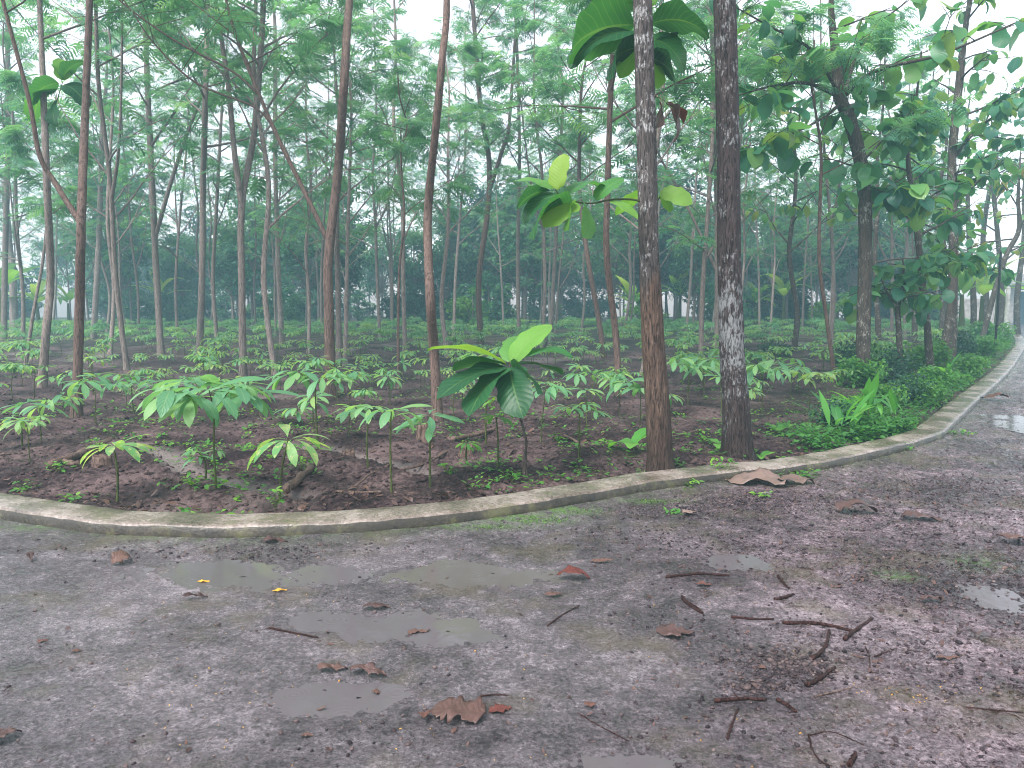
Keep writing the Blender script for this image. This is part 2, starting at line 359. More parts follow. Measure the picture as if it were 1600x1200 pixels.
def roadmat():
    m, n, l, b, out = newmat('wet_worn_road')
    tc = n.new('ShaderNodeTexCoord'); o = tc.outputs['Object']
    big = noise(n, l, o, .9, 5, .6, .4); med = noise(n, l, o, 7, 6, .7, .3); fine = noise(n, l, o, 55, 5, .7); gr = noise(n, l, o, 160, 3, .6)
    s = mathn(n, l, 'ADD', mathn(n, l, 'MULTIPLY', big.outputs[0], .35), mathn(n, l, 'MULTIPLY', med.outputs[0], .3))
    s = mathn(n, l, 'ADD', s, mathn(n, l, 'MULTIPLY', fine.outputs[0], .35))
    r = ramp(n, [(.41, (.018, .016, .018)), (.455, (.055, .047, .050)), (.525, (.125, .107, .118)), (.61, (.29, .255, .275))]); l.new(s, r.inputs[0])
    rt = n.new('ShaderNodeAttribute'); rt.attribute_name = 'mud'
    md = ramp(n, [(.41, (.016, .010, .012)), (.465, (.050, .033, .038)), (.53, (.14, .10, .114)), (.61, (.36, .28, .305))]); l.new(s, md.inputs[0])
    col = mixc(n, l, rt.outputs['Fac'], r.outputs[0], md.outputs[0])
    sk = noise(n, l, o, 120, 5, .75, .5); skr = ramp(n, [(.39, (1, 1, 1)), (.46, (0, 0, 0))]); l.new(sk.outputs[0], skr.inputs[0])
    sk2 = noise(n, l, o, 38, 6, .8, .8); sk2r = ramp(n, [(.38, (1, 1, 1)), (.455, (0, 0, 0))]); l.new(sk2.outputs[0], sk2r.inputs[0])
    dk = mathn(n, l, 'MAXIMUM', mathn(n, l, 'MULTIPLY', skr.outputs[0], .75), mathn(n, l, 'MULTIPLY', sk2r.outputs[0], mathn(n, l, 'ADD', mathn(n, l, 'MULTIPLY', rt.outputs['Fac'], .45), .5)))
    sk3 = noise(n, l, o, 15, 9, .82, 1.2); sk3r = ramp(n, [(.40, (1, 1, 1)), (.465, (0, 0, 0))]); l.new(sk3.outputs[0], sk3r.inputs[0])
    dk = mathn(n, l, 'MAXIMUM', dk, mathn(n, l, 'MULTIPLY', sk3r.outputs[0], mathn(n, l, 'ADD', mathn(n, l, 'MULTIPLY', rt.outputs['Fac'], .65), .32)))
    col = mixc(n, l, dk, col, (.010, .006, .008))
    ol = noise(n, l, o, 1.7, 4, .6); olr = ramp(n, [(.52, (0, 0, 0)), (.66, (1, 1, 1))]); l.new(ol.outputs[0], olr.inputs[0])
    col = mixc(n, l, mathn(n, l, 'MULTIPLY', olr.outputs[0], .5), col, (.085, .070, .035))
    ms = n.new('ShaderNodeAttribute'); ms.attribute_name = 'moss'
    mn = ramp(n, [(.40, (0, 0, 0)), (.55, (1, 1, 1))]); l.new(noise(n, l, o, 14, 5, .7).outputs[0], mn.inputs[0])
    col = mixc(n, l, mathn(n, l, 'MULTIPLY', ms.outputs['Fac'], mn.outputs[0]), col, (.07, .15, .025))
    l.new(col, b.inputs['Base Color'])
    rr = ramp(n, [(.40, (.03, .03, .03)), (.52, (.12, .12, .12)), (.64, (.30, .30, .30))]); l.new(med.outputs[0], rr.inputs[0])
    l.new(rr.outputs[0], b.inputs['Roughness']); l.new(mathn(n, l, 'MULTIPLY', mathn(n, l, 'SUBTRACT', 1.0, mathn(n, l, 'MULTIPLY', dk, 1.3, True), True), .55), b.inputs['Specular IOR Level'])
    h = mathn(n, l, 'ADD', mathn(n, l, 'MULTIPLY', fine.outputs[0], .7), mathn(n, l, 'MULTIPLY', gr.outputs[0], .3))
    h = mathn(n, l, 'ADD', h, mathn(n, l, 'MULTIPLY', med.outputs[0], 1.2)); h = mathn(n, l, 'ADD', h, mathn(n, l, 'MULTIPLY', sk2.outputs[0], .8)); h = mathn(n, l, 'ADD', h, mathn(n, l, 'MULTIPLY', sk3.outputs[0], 1.5))
    bump(n, l, h, b, .85, .012)
    return m
M['road'] = roadmat()

def kerbmat():
    m, n, l, b, out = newmat('mossy_concrete')
    tc = n.new('ShaderNodeTexCoord'); o = tc.outputs['Object']
    a = noise(n, l, o, 2.2, 5, .65); c = noise(n, l, o, 40, 5, .7); e = noise(n, l, o, 6, 5, .7)
    s = mathn(n, l, 'ADD', mathn(n, l, 'MULTIPLY', a.outputs[0], .6), mathn(n, l, 'MULTIPLY', c.outputs[0], .4))
    r = ramp(n, [(.38, (.055, .045, .030)), (.5, (.16, .13, .106)), (.62, (.33, .285, .255))]); l.new(s, r.inputs[0])
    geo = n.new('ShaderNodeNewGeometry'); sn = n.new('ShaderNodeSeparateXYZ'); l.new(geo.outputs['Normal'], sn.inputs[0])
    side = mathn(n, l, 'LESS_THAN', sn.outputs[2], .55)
    sd = ramp(n, [(.35, (.008, .007, .004)), (.52, (.026, .022, .011)), (.68, (.07, .06, .03))]); l.new(e.outputs[0], sd.inputs[0])  # wet mossy concrete on the sides, painted darker to offset sun and sky
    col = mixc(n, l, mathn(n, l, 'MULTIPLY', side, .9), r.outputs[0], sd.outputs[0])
    mr = ramp(n, [(.54, (0, 0, 0)), (.64, (1, 1, 1))]); l.new(e.outputs[0], mr.inputs[0])
    col = mixc(n, l, mathn(n, l, 'MULTIPLY', mr.outputs[0], .38), col, (.09, .10, .03))
    vo = n.new('ShaderNodeTexVoronoi'); vo.feature = 'DISTANCE_TO_EDGE'; vo.inputs['Scale'].default_value = 1.5; vd = n.new('ShaderNodeVectorMath'); vd.operation = 'ADD'; l.new(o, vd.inputs[0]); l.new(e.outputs[1], vd.inputs[1]); l.new(vd.outputs[0], vo.inputs['Vector'])
    col = mixc(n, l, mathn(n, l, 'MULTIPLY', mathn(n, l, 'LESS_THAN', vo.outputs['Distance'], .007), .8), col, (.02, .016, .012))
    l.new(col, b.inputs['Base Color'])
    rr = ramp(n, [(.42, (.10, .10, .10)), (.6, (.36, .36, .36))]); l.new(a.outputs[0], rr.inputs[0]); l.new(rr.outputs[0], b.inputs['Roughness'])
    bump(n, l, mathn(n, l, 'ADD', c.outputs[0], e.outputs[0]), b, .5, .012)
    return m
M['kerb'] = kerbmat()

def watermat(name, rings, col=(.075, .068, .064)):
    m, n, l, b, out = newmat(name)
    geo = n.new('ShaderNodeTexCoord'); o = geo.outputs['Object']
    h = mathn(n, l, 'MULTIPLY', noise(n, l, o, 14, 3, .5, .6).outputs[0], .9)
    for (x, y, rad, fq) in rings:
        vm = n.new('ShaderNodeVectorMath'); vm.operation = 'DISTANCE'; l.new(o, vm.inputs[0]); vm.inputs[1].default_value = (x, y, 0)
        d = vm.outputs['Value']
        w = mathn(n, l, 'SINE', mathn(n, l, 'MULTIPLY', d, fq)); fo = mathn(n, l, 'SUBTRACT', 1.0, mathn(n, l, 'DIVIDE', d, rad), True)
        h = mathn(n, l, 'ADD', h, mathn(n, l, 'MULTIPLY', mathn(n, l, 'MULTIPLY', w, fo), .30))
    b.inputs['Base Color'].default_value = (*col, 1); b.inputs['Roughness'].default_value = .06; b.inputs['IOR'].default_value = 1.33
    bump(n, l, h, b, .3, .005)
    return m

def plain(name, col, rough=.7, nscale=20, var=.35):
    m, n, l, b, out = newmat(name)
    tc = n.new('ShaderNodeTexCoord'); nz = noise(n, l, tc.outputs['Object'], nscale, 4)
    r = ramp(n, [(.3, tuple(c * (1 - var) for c in col)), (.7, tuple(min(1, c * (1 + var)) for c in col))]); l.new(nz.outputs[0], r.inputs[0])
    l.new(r.outputs[0], b.inputs['Base Color']); b.inputs['Roughness'].default_value = rough; b.inputs['Specular IOR Level'].default_value = .15
    return m
def stonemat():
    m, n, l, b, out = newmat('wet_stone')
    at = n.new('ShaderNodeAttribute'); at.attribute_name = 'tone'
    r = ramp(n, [(0, (.012, .009, .011)), (.5, (.045, .032, .034)), (.85, (.11, .08, .075)), (1, (.26, .21, .19))]); l.new(at.outputs['Fac'], r.inputs[0])
    l.new(r.outputs[0], b.inputs['Base Color']); b.inputs['Roughness'].default_value = .45; b.inputs['Specular IOR Level'].default_value = .15
    return m
M['stone'] = stonemat(); M['clod'] = plain('soil_clod', (.045, .028, .028), .8, 60)
# ================================================================== KERB LINE
FRONT = [(0,794),(83,806),(160,815),(280,820),(400,820),(500,816),(600,810),(700,800),(800,787),(905,771),(1030,750),(1155,735),(1230,728),(1300,718),(1389,699),(1430,688),(1472,675),(1484,666),(1526,625),(1555,600),(1580,575),(1597,550)]
KH, KW = .10, .31
fr = np.array([G(x, y, KH)[:2] for x, y in FRONT])
d0 = fr[0] - fr[1]; d0 /= np.linalg.norm(d0)
left = [fr[0] + d0 * k + np.array([0, .05 * k * k]) for k in (14, 10, 7, 4.5, 2.5, 1.1)]
d1 = fr[-1] - fr[-2]; d1 /= np.linalg.norm(d1)
right = [fr[-1] + d1 * k + np.array([0, .004 * k * k]) for k in (4, 9, 16, 26, 40, 60)]
KF = spline(np.vstack([left, fr, right]), 7)
tg = np.gradient(KF, axis=0); tg /= np.linalg.norm(tg, axis=1)[:, None]
KN = np.stack([-tg[:, 1], tg[:, 0]], 1)                # towards the field
KC = KF + KN * KW / 2
def kerb_sd(x, y):
    """signed distance to the kerb's middle line, positive on the field side"""
    p = np.stack([np.ravel(x), np.ravel(y)], 1); best = np.full(len(p), 1e9); sg = np.ones(len(p))
    Q = KC[::2] if (len(KC) % 2) else np.vstack([KC[::2], KC[-1:]])
    for a, b in zip(Q[:-1], Q[1:]):
        ab = b - a; t = np.clip(((p - a) @ ab) / (ab @ ab), 0, 1); c = a + t[:, None] * ab; v = p - c
        dd = (v ** 2).sum(1); m = dd < best; best[m] = dd[m]
        cr = ab[0] * v[:, 1] - ab[1] * v[:, 0]; sg[m] = np.sign(cr[m])
    return (np.sqrt(best) * sg).reshape(np.shape(x))

# ================================================================== SETTING
def soil_h(x, y):
    far = np.clip((y - 6) / 14, 0, 1)
    ridge = .045 * np.sin((x * .35 + y * 1.0) * 5.2 + 1.5 * fbm(x * .4, y * .4, 3)) * (fbm(x * .5, y * .5, 8) * .5 + .6)
    hh = .03 + ridge + .07 * fbm(x * 1.1, y * 1.1, 1, 5, .55) + .035 * fbm(x * 6, y * 6, 2, 4, .6) * (1 - .6 * far) + .02 * fbm(x * 22, y * 22, 5, 3) * (1 - far)
    return hh + .10 * np.clip((y - 12) / 25, 0, 1)
# a shallow muddy runnel across the near field
RUN = np.array([G(x, y, .03)[:2] for x, y in [(215,690),(262,712),(300,735),(350,752),(400,765),(480,775)]])
RUN2 = np.array([G(x, y, .03)[:2] for x, y in [(440,692),(520,702),(600,722),(660,738)]])
def run_d(x, y):
    b = np.full(np.shape(x), 9.)
    for Rn in (RUN, RUN2):
        for a, c in zip(Rn[:-1], Rn[1:]):
            ab = c - a; t = np.clip(((x - a[0]) * ab[0] + (y - a[1]) * ab[1]) / (ab @ ab), 0, 1)
            b = np.minimum(b, np.hypot(x - a[0] - t * ab[0], y - a[1] - t * ab[1]))
    return b
def soil_z(x, y):
    x = np.asarray(x, float); y = np.asarray(y, float)
    h = soil_h(x, y); s = kerb_sd(x, y)
    k = np.clip((s - .15) / .5, 0, 1); h = h * (.35 + .65 * k) + .015
    w = np.clip(1 - (run_d(x, y) - .05) / .14, 0, 1); h = h * (1 - w) + (-.005) * w
    return h
def polar(a0, a1, na, r0, r1, nr):
    a = np.linspace(R(a0), R(a1), na); r = r0 * (r1 / r0) ** np.linspace(0, 1, nr)
    A, RR = np.meshgrid(a, r); return np.sin(A) * RR, np.cos(A) * RR
def sheet(name, X, Y, Z, keep, mat, extra):
    nr, nc = X.shape; F = grid_faces(nr, nc); kf = keep.ravel()[F].any(1); F = F[kf]
    F = F[:, ::-1]
    used = np.unique(F); mp = np.full(X.size, -1); mp[used] = np.arange(len(used))
    mb = MB(); mb.add(np.stack([X.ravel(), Y.ravel(), Z.ravel()], 1)[used], mp[F])
    return mb.build(name, mat, extra={k: v.ravel()[used] for k, v in extra.items()})
mb = MB()
gx, gy = np.meshgrid(np.linspace(-85, 85, 53), np.linspace(-25, 95, 39))
mb.add(np.stack([gx.ravel(), gy.ravel(), np.full(gx.size, -.12)], 1), grid_faces(39, 53))
grd = mb.build('ground', M['soil'], extra={'wet': np.zeros(gx.size), 'green': np.full(gx.size, .8)}); tag(grd, kind='structure')

X, Y = polar(-72, 76, 760, 4.2, 84, 520)
S = kerb_sd(X, Y); Z = soil_z(X, Y)
wet = np.clip(1 - (run_d(X, Y) - .04) / .12, 0, 1) * .8
wet = np.maximum(wet, np.clip(fbm(X * .5, Y * .5, 31) * 2 - .75, 0, .45))
grn = np.clip((Y - 24) / 10, 0, 1) * .5 + np.clip(1 - np.abs(S - 1.2) / 1.6, 0, 1) * np.clip((X - 2.6) / 2, 0, 1) * .6
tag(sheet('field_soil', X, Y, Z, S > .02, M['soil'], {'wet': wet, 'green': grn}), kind='structure')

def road_h(x, y):
    mud = np.clip((x - .9) / 2.2, 0, 1) * .8 + .2
    h = .012 * fbm(x * .9, y * .9, 41, 3) + .011 * fbm(x * 4, y * 4, 42, 4, .6) * mud + .022 * np.abs(fbm(x * 9, y * 9, 43, 4, .65)) * (mud ** 1.5 + .10) + .006 * fbm(x * 40, y * 40, 44, 3) * (.45 + mud)
    for (px, py, rx, ry, dp) in BASINS:
        c = G(px, py); h = h - dp * np.exp(-(((x - c[0]) / rx) ** 2 + ((y - c[1]) / ry) ** 2)) * (1 + .8 * fbm(x * 3.1, y * 3.1, 77, 3))
    return h
BASINS = [(560,1085,.36,.19,.020), (700,985,.36,.18,.016), (770,895,.40,.22,.014), (380,900,.75,.28,.012), (1160,880,.22,.20,.014), (500,965,.45,.18,.012), (1560,930,.20,.35,.012), (980,1190,.2,.06,.016), (1590,660,.5,.9,.02)]
def road_z(x, y): return road_h(np.asarray(x, float), np.asarray(y, float))
X, Y = polar(-62, 66, 860, .95, 84, 860)
S = kerb_sd(X, Y); Z = road_h(X, Y)
Z = Z + .02 * np.exp(-np.clip(-S - .16, 0, 9) / .15)
mud = np.clip((X - .3) / 1.8 + .35 * fbm(X * 1.2, Y * 1.2, 51), 0, 1)
mossm = np.zeros_like(X)
for (px, py, rx, ry, a) in [(810,812,.35,.13,1.0), (880,800,.25,.10,1.0), (740,825,.35,.08,.7), (370,842,.25,.06,.8), (640,825,.5,.07,.5), (40,828,.5,.08,.6), (1020,785,.3,.08,.7), (1400,900,.12,.08,.6), (1530,880,.2,.15,.4)]:
    c = G(px, py); mossm = np.maximum(mossm, a * np.exp(-(((X - c[0]) / rx) ** 2 + ((Y - c[1]) / ry) ** 2)))
mossm = np.maximum(mossm, .35 * np.exp(-np.clip(-S - .15, 0, 9) / .12))
tag(sheet('road', X, Y, Z, S < -.02, M['road'], {'mud': mud, 'moss': mossm}), kind='structure')

# kerb
mb = MB(); nk = len(KF); rows = []
f = np.linspace(0, 1, nk)
wob = fbm(KF[:, 0] * 2.1, KF[:, 1] * 2.1, 61); wo2 = fbm(KF[:, 0] * 5, KF[:, 1] * 5, 62)
KFd = []; 
q = np.linspace(0, nk - 1, nk * 6); KFi = np.stack([np.interp(q, np.arange(nk), KF[:, i]) for i in (0, 1)], 1)
KNi = np.stack([np.interp(q, np.arange(nk), KN[:, i]) for i in (0, 1)], 1)
w1 = fbm(KFi[:, 0] * 2.1, KFi[:, 1] * 2.1, 61, 5); w2 = fbm(KFi[:, 0] * 6, KFi[:, 1] * 6, 62, 4); w3 = fbm(KFi[:, 0] * 14, KFi[:, 1] * 14, 63, 3)
sec = [(0, -.12), (-.006, .02), (.0, KH - .018), (.014, KH - .003), (.05, KH), (.12, KH + .003), (.20, KH + .002), (KW - .03, KH), (KW - .008, KH - .008), (KW, KH - .03), (KW + .005, -.12)]
rows = []
for k, (off, z) in enumerate(sec):
    edge = 1.0 if k in (2, 3, 8, 9) else .45
    o = off + .010 * w1 + .006 * w2 * edge + .004 * w3 * (edge > .9)
    zz = z + (.006 * w1 + .005 * w2 * edge + (.004 * w3 if k in (2, 3, 8) else .0015 * w3)) * (z > 0)
    rows.append(np.column_stack([KFi + KNi * o[:, None], zz]))
V = np.stack(rows, 1).reshape(-1, 3); mb.add(V, grid_faces(len(KFi), len(sec))[:, ::-1])
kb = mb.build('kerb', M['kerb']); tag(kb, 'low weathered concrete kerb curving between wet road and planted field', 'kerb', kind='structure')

# puddles
def puddle(px, py, rx, ry, lvl, rings, col=(.090, .080, .085)):
    c = G(px, py); bs = [q for q in BASINS if q[0] == px and q[1] == py][0]; rx, ry = bs[2] * 1.35, bs[3] * 1.35
    t_ = np.linspace(0, 6.28, 12); lvl = float(road_h(c[0] + .2 * rx * np.cos(t_), c[1] + .2 * ry * np.sin(t_)).mean()) + .42 * bs[4]
    mb = MB(); n = 40; a = np.arange(n) * 2 * math.pi / n; V = [[0, 0, 0]]
    rr = 1 + .12 * np.sin(a * 3 + px) + .08 * np.sin(a * 5 + py)
    ring = [np.stack([np.cos(a) * rx * s * rr, np.sin(a) * ry * s * rr, 0 * a], 1) for s in (.02, .5, 1)]
    mb.add(np.concatenate(ring), grid_faces(3, n, True))
    o = mb.build('puddle_water', watermat('puddle_water', rings, col), loc=(c[0], c[1], lvl)); tag(o, kind='structure')
def rg(cpx, cpy, px, py, r, f): r = r * .8; f = f; a = G(cpx, cpy); b = G(px, py); return (b[0] - a[0], b[1] - a[1], r, f)
puddle(560, 1085, .55, .27, -.014, [rg(560,1085,535,1115,.14,260), rg(560,1085,620,1076,.13,240), rg(560,1085,500,1130,.1,300), rg(560,1085,460,1080,.1,330)])
puddle(700, 985, .42, .24, -.012, [rg(700,985,715,1030,.16,230), rg(700,985,780,1015,.15,230), rg(700,985,640,960,.12,280)])
puddle(770, 895, .5, .3, -.010, [rg(770,895,750,900,.16,200), rg(770,895,840,880,.12,260), rg(770,895,700,880,.12,260)], (.088, .078, .074))
puddle(380, 900, 1.1, .45, -.0075, [rg(380,900,300,905,.16,200), rg(380,900,450,890,.16,200)])
puddle(1160, 880, .28, .26, -.009, [rg(1160,880,1160,885,.1,260)])
puddle(500, 965, .5, .22, -.010, [rg(500,965,520,965,.14,240)])
puddle(1560, 930, .26, .45, -.010, [])
puddle(1590, 660, .7, 1.1, -.012, [])
puddle(980, 1190, .26, .09, -.010, [])
# ================================================================== TREES
def gen_branches(path, rad, h0, nbr, L, pitch, r, fr_per, sub=3, keepview=None):
    """limbs and twig positions for a feathery or broad-leaved crown"""
    limbs = []; tips = []
    path = np.asarray(path); seg = np.concatenate([[0], np.cumsum(np.linalg.norm(np.diff(path, axis=0), axis=1))]); tot = seg[-1]
    for k in range(nbr):
        t = h0 + (1 - h0) * ((k + r.uniform(.1, .9)) / nbr) ** .9; s = t * tot
        p = np.array([np.interp(s, seg, path[:, i]) for i in range(3)]); rr = np.interp(s, seg, rad)
        az = k * 2.4 + r.uniform(-.5, .5); pt = R(r.uniform(*pitch)); ln = L * (1.15 - .65 * (t - h0) / (1 - h0 + 1e-6)) * r.uniform(.7, 1.2)
        pts = [p]; a = az; b = pt; m = 7
        for i in range(m):
            a += r.uniform(-.14, .14); b += r.uniform(-.14, .10)
            pts.append(pts[-1] + ln / m * np.array([math.cos(a) * math.cos(b), math.sin(a) * math.cos(b), math.sin(b)]))
        pts = np.array(pts); rb = min(rr * .5, .012 + ln * .010); limbs.append((pts, np.linspace(rb, .005, m + 1)))
        for j in range(sub):
            u = r.uniform(.3, .95); q = pts[int(u * m)]; a2 = az + r.choice([-1, 1]) * r.uniform(.4, 1.1); b2 = pt + r.uniform(-.5, .25); l2 = ln * r.uniform(.25, .5)
            pp = [q]
            for i in range(4):
                a2 += r.uniform(-.15, .15); b2 += r.uniform(-.2, .1)
                pp.append(pp[-1] + l2 / 4 * np.array([math.cos(a2) * math.cos(b2), math.sin(a2) * math.cos(b2), math.sin(b2)]))
            pp = np.array(pp); limbs.append((pp, np.linspace(rb * .5, .004, 5)))
            for i in range(fr_per): tips.append((pp[r.randint(1, 4)] + np.array([r.gauss(0, .03)] * 3), a2 + r.uniform(-1.6, 1.6)))
        for i in range(fr_per + 2): tips.append((pts[r.randint(3, m)], az + r.uniform(-1.5, 1.5)))
    return limbs, tips
def add_fronds(mb, tips, r, tpls, size, pitch=(-.5, .5)):
    n = len(tips); 
    if not n: return
    idx = np.array([r.randrange(len(tpls)) for _ in range(n)])
    O = np.array([t[0] for t in tips]); yaw = np.array([t[1] for t in tips])
    pt = np.array([r.uniform(*pitch) for _ in range(n)]); rl = np.array([r.uniform(-.5, .5) for _ in range(n)])
    sc = np.array([r.uniform(*size) for _ in range(n)]); tn = np.clip(np.array([r.gauss(.45, .25) for _ in range(n)]), 0, 1)
    RM = rotm(yaw, pt, rl)
    for k in range(len(tpls)):
        m = idx == k
        if m.any(): mb.inst(tpls[k], O[m], RM[m], sc[m], tn[m])

def tree_obj(name, base, path, rad, label, group, seed, h0=.35, nbr=14, L=2.2, fr=7, tpls=None, size=(.38, .55), bark='bark', leaf='sengon', pitch=(20, 55), sub=3, sides=9, forks=(), fpitch=(-.5, .5), jit=.12, cat='tree'):
    r = random.Random(seed); tpls = tpls or FRONDS; base = np.asarray(base, float)
    tm = MB(); cm = MB(); tube(tm, path, rad, sides, .5, jit, seed)
    li, tips = gen_branches(path, rad, h0, nbr, L, pitch, r, fr, sub)
    for fp, frad in forks:
        tube(tm, fp, frad, max(6, sides - 2), .5, jit, seed + 3)
        l2, t2 = gen_branches(fp, frad, .45, max(4, nbr // 2), L * .8, pitch, r, fr, sub); li += l2; tips += t2
    for pts, rb in li: tube(tm, pts, rb, 5)
    add_fronds(cm, tips, r, tpls, size, fpitch)
    root = thing(name, base, label, cat, group)
    a = tm.build('trunk', M[bark], root); b = cm.build('crown', M[leaf], root, smooth=True)
    return reg(root, a, b)

def hero(pix, w0, w1, label, seed, forks=(), top=3.5, by=None, kind='slender_tree', **kw):
    """a tree whose trunk follows the photographed line; pix runs from the base up"""
    b = G(pix[0][0], by or pix[0][1], .05); Yb = b[1]; rr = random.Random(seed)
    pts = []
    for i, (x, y) in enumerate(pix):
        pts.append(P(x, y, Yb + (rr.uniform(-.15, .15) * i if i else 0)))
    pts[0][2] = float(soil_z(b[0], b[1])) - .05
    base = np.array([pts[0][0], pts[0][1], 0.0])
    pts = [p - base for p in pts]
    d = pts[-1] - pts[-2]; d /= np.linalg.norm(d); d = d * .5 + np.array([0, 0, .5])
    for k in (1, 2, 3): pts.append(pts[-1] + d * top / 3 + np.array([rr.uniform(-.15, .15), rr.uniform(-.15, .15), 0]))
    path = spline(pts, 6); n = len(path); m = len(path)
    s = Yb / F_PX; w0 *= .82; w1 *= .92
    zt = path[:, 2]; zf = pix_top = pts[len(pix) - 1][2]
    rad = np.interp(zt, [0, zf, zf + top], [w0 * s / 2, w1 * s / 2, .012])
    rad = rad * (1 + .35 * np.exp(-np.clip(zt, 0, 9) / .12))
    fk = []; dy_prev = 0
    for fpix, fw0, fw1, ext in forks:
        dy = rr.uniform(-.5, .5)
        free = fw0 < 4.4
        if free: dy = dy_prev
        dy_prev = dy
        fp = [P(x, y, Yb) - base for x, y in fpix]
        # start exactly on the trunk
        j = np.argmin(np.abs(path[:, 2] - fp[0][2])); fp[0] = fp[0] if free else path[j].copy()
        for i in range(0 if free else 1, len(fp)): fp[i][1] += dy * (.55 if free else i / len(fp))
        dd = fp[-1] - fp[-2]; dd /= np.linalg.norm(dd)
        for k in (1, 2): fp.append(fp[-1] + (dd * .8 + np.array([0, 0, .3])) * ext / 2)
        sp = spline(fp, 5); fk.append((sp, np.linspace(fw0 * s / 2, fw1 * s / 2 * .6, len(sp))))
    return tree_obj(kind, base, path, rad, label, kw.pop('group', None), seed, forks=fk, **kw)

SL = 'slender trees with feathery crowns in the grove'
hero([(119,645),(124,500),(127,350),(133,180),(140,0)], 19, 11, 'brown tree whose long thin fork curves to the upper left corner of the view', 101, [([(124,350),(92,290),(70,245),(58,160),(20,0)], 9, 6, 2)], top=4, h0=.66, bark='barkred', group=SL, nbr=9, fr=5, size=(.3,.42))
t2 = hero([(66,607),(72,520),(79,430),(72,250),(62,0)], 16, 8, 'curving slim tree left of the forked brown one', 102, top=4, h0=.55, group=SL, nbr=12)
hero([(6,535),(8,400),(12,250),(12,0)], 11, 7, 'slim tree at the very left edge of the grove', 103, top=3, group=SL, h0=.4)
hero([(38,578),(52,490),(68,400),(75,300)], 7, 4, 'thin leaning sapling trunk between the two leftmost trees', 104, top=2, group=SL, h0=.5, nbr=8, L=1.2)
hero([(252,556),(243,400),(236,250),(230,120),(226,0)], 13, 8, 'tree with a straight stem and a right-leaning fork at mid height', 105, [([(245,370),(268,290),(292,225),(322,150)], 7, 4, 2)], top=3, group=SL, h0=.4)
hero([(311,562),(316,430),(317,300),(321,150),(324,0)], 13, 8, 'straight tree just right of the one with the leaning fork', 106, top=3, group=SL, h0=.4)
hero([(380,592),(378,450),(378,320),(398,200),(412,0)], 14, 9, 'tree splitting into a narrow V halfway up, left of the long-armed tree', 107, [([(378,315),(366,240),(355,130),(335,0)], 10, 7, 2)], top=3.5, group=SL, h0=.45, bark='bark')
hero([(441,542),(434,400),(430,250),(430,60)], 10, 6, 'thin pale tree between the V-shaped tree and the long-armed tree', 108, top=3, group=SL, h0=.35, bark='barkpale')
hero([(517,622),(514,500),(513,400),(528,270),(538,120),(546,0)], 21, 12, 'dark tree with a very long thin arm reaching up to the left', 109, [([(512,385),(470,290),(432,215),(400,145),(365,60),(345,0)], 8, 5, 1.5), ([(400,145),(355,105),(270,60),(185,0)], 4.2, 3, 1), ([(432,215),(395,165),(300,125),(235,65)], 4.2, 2.5, 1)], top=4, h0=.62, bark='barkred', group=SL, nbr=10, fr=5, size=(.3,.45))
hero([(530,568),(528,450),(526,350),(530,200)], 12, 7, 'grey trunk standing directly behind the long-armed tree', 110, top=3, group=SL, h0=.4)
hero([(684,662),(678,550),(672,460),(668,340),(680,210),(690,100),(698,0)], 21, 11, 'reddish sinuous tree standing alone mid-field left of the big-leaved sapling', 111, top=4.5, h0=.68, bark='barkred', group=SL, nbr=9, fr=5, size=(.3,.42))
hero([(623,600),(622,520),(624,420),(632,340),(626,240)], 6, 3, 'very thin dark sapling in front of the mid-field trees', 112, top=1.5, group=SL, h0=.5, nbr=8, L=1.0, bark='barkred', fr=4)
hero([(752,545),(748,440),(762,330),(764,250),(750,160),(738,0)], 12, 7, 'dark crooked tree with a fork bending right above the misty field', 113, [([(763,300),(785,235),(795,200),(805,60)], 7, 4, 2)], top=3, group=SL, h0=.45, bark='barkred')
hero([(945,562),(934,490),(918,400),(906,300),(906,200)], 11, 6, 'back-leaning tree, left one of the pair beside the flaking trunk', 114, top=3, group=SL, h0=.5, bark='barkred')
hero([(968,622),(962,520),(948,400),(950,280),(955,130)], 14, 9, 'back-leaning tree, right one of the pair beside the flaking trunk', 115, top=3, group=SL, h0=.5, bark='barkred')
hero([(1120,562),(1121,450),(1120,300),(1116,180),(1112,0)], 11, 7, 'slim tree partly hidden behind the white-patched trunk', 116, [([(1120,420),(1085,345),(1062,300),(1030,240)], 5, 3, 1.5)], top=3, group=SL, h0=.45)
hero([(1306,602),(1292,500),(1280,400),(1283,250)], 8, 5, 'thin leaning trunk left of the teak tree', 117, top=2, group=SL, h0=.6, nbr=8, bark='barkred')
hero([(811,540),(809,400),(812,250),(808,80)], 8, 5, 'slim straight trunk left of the hanging large-leaved twig', 118, top=3, group=SL, h0=.35)
hero([(700,560),(690,470),(700,360),(700,250)], 10, 5, 'pale curved trunk just behind the reddish sinuous tree', 119, top=3, group=SL, h0=.35, bark='barkpale')
hero([(340,545),(333,440),(338,330),(345,200)], 8, 5, 'small curved trunk left of the V-shaped tree', 120, top=3, group=SL, h0=.35)
hero([(146,530),(152,430),(156,330),(160,200)], 11, 8, 'thick pale trunk far back behind the forked brown tree', 121, top=4, group=SL, h0=.4, bark='barkpale')
hero([(22,520),(20,430),(14,380),(8,300)], 14, 10, 'pale bent trunk far back at the left edge', 122, top=3, group=SL, h0=.4, bark='barkpale')
hero([(860,540),(866,420),(872,300),(880,150)], 8, 5, 'slim trunk behind the hanging large leaves', 123, top=3, group=SL, h0=.35)

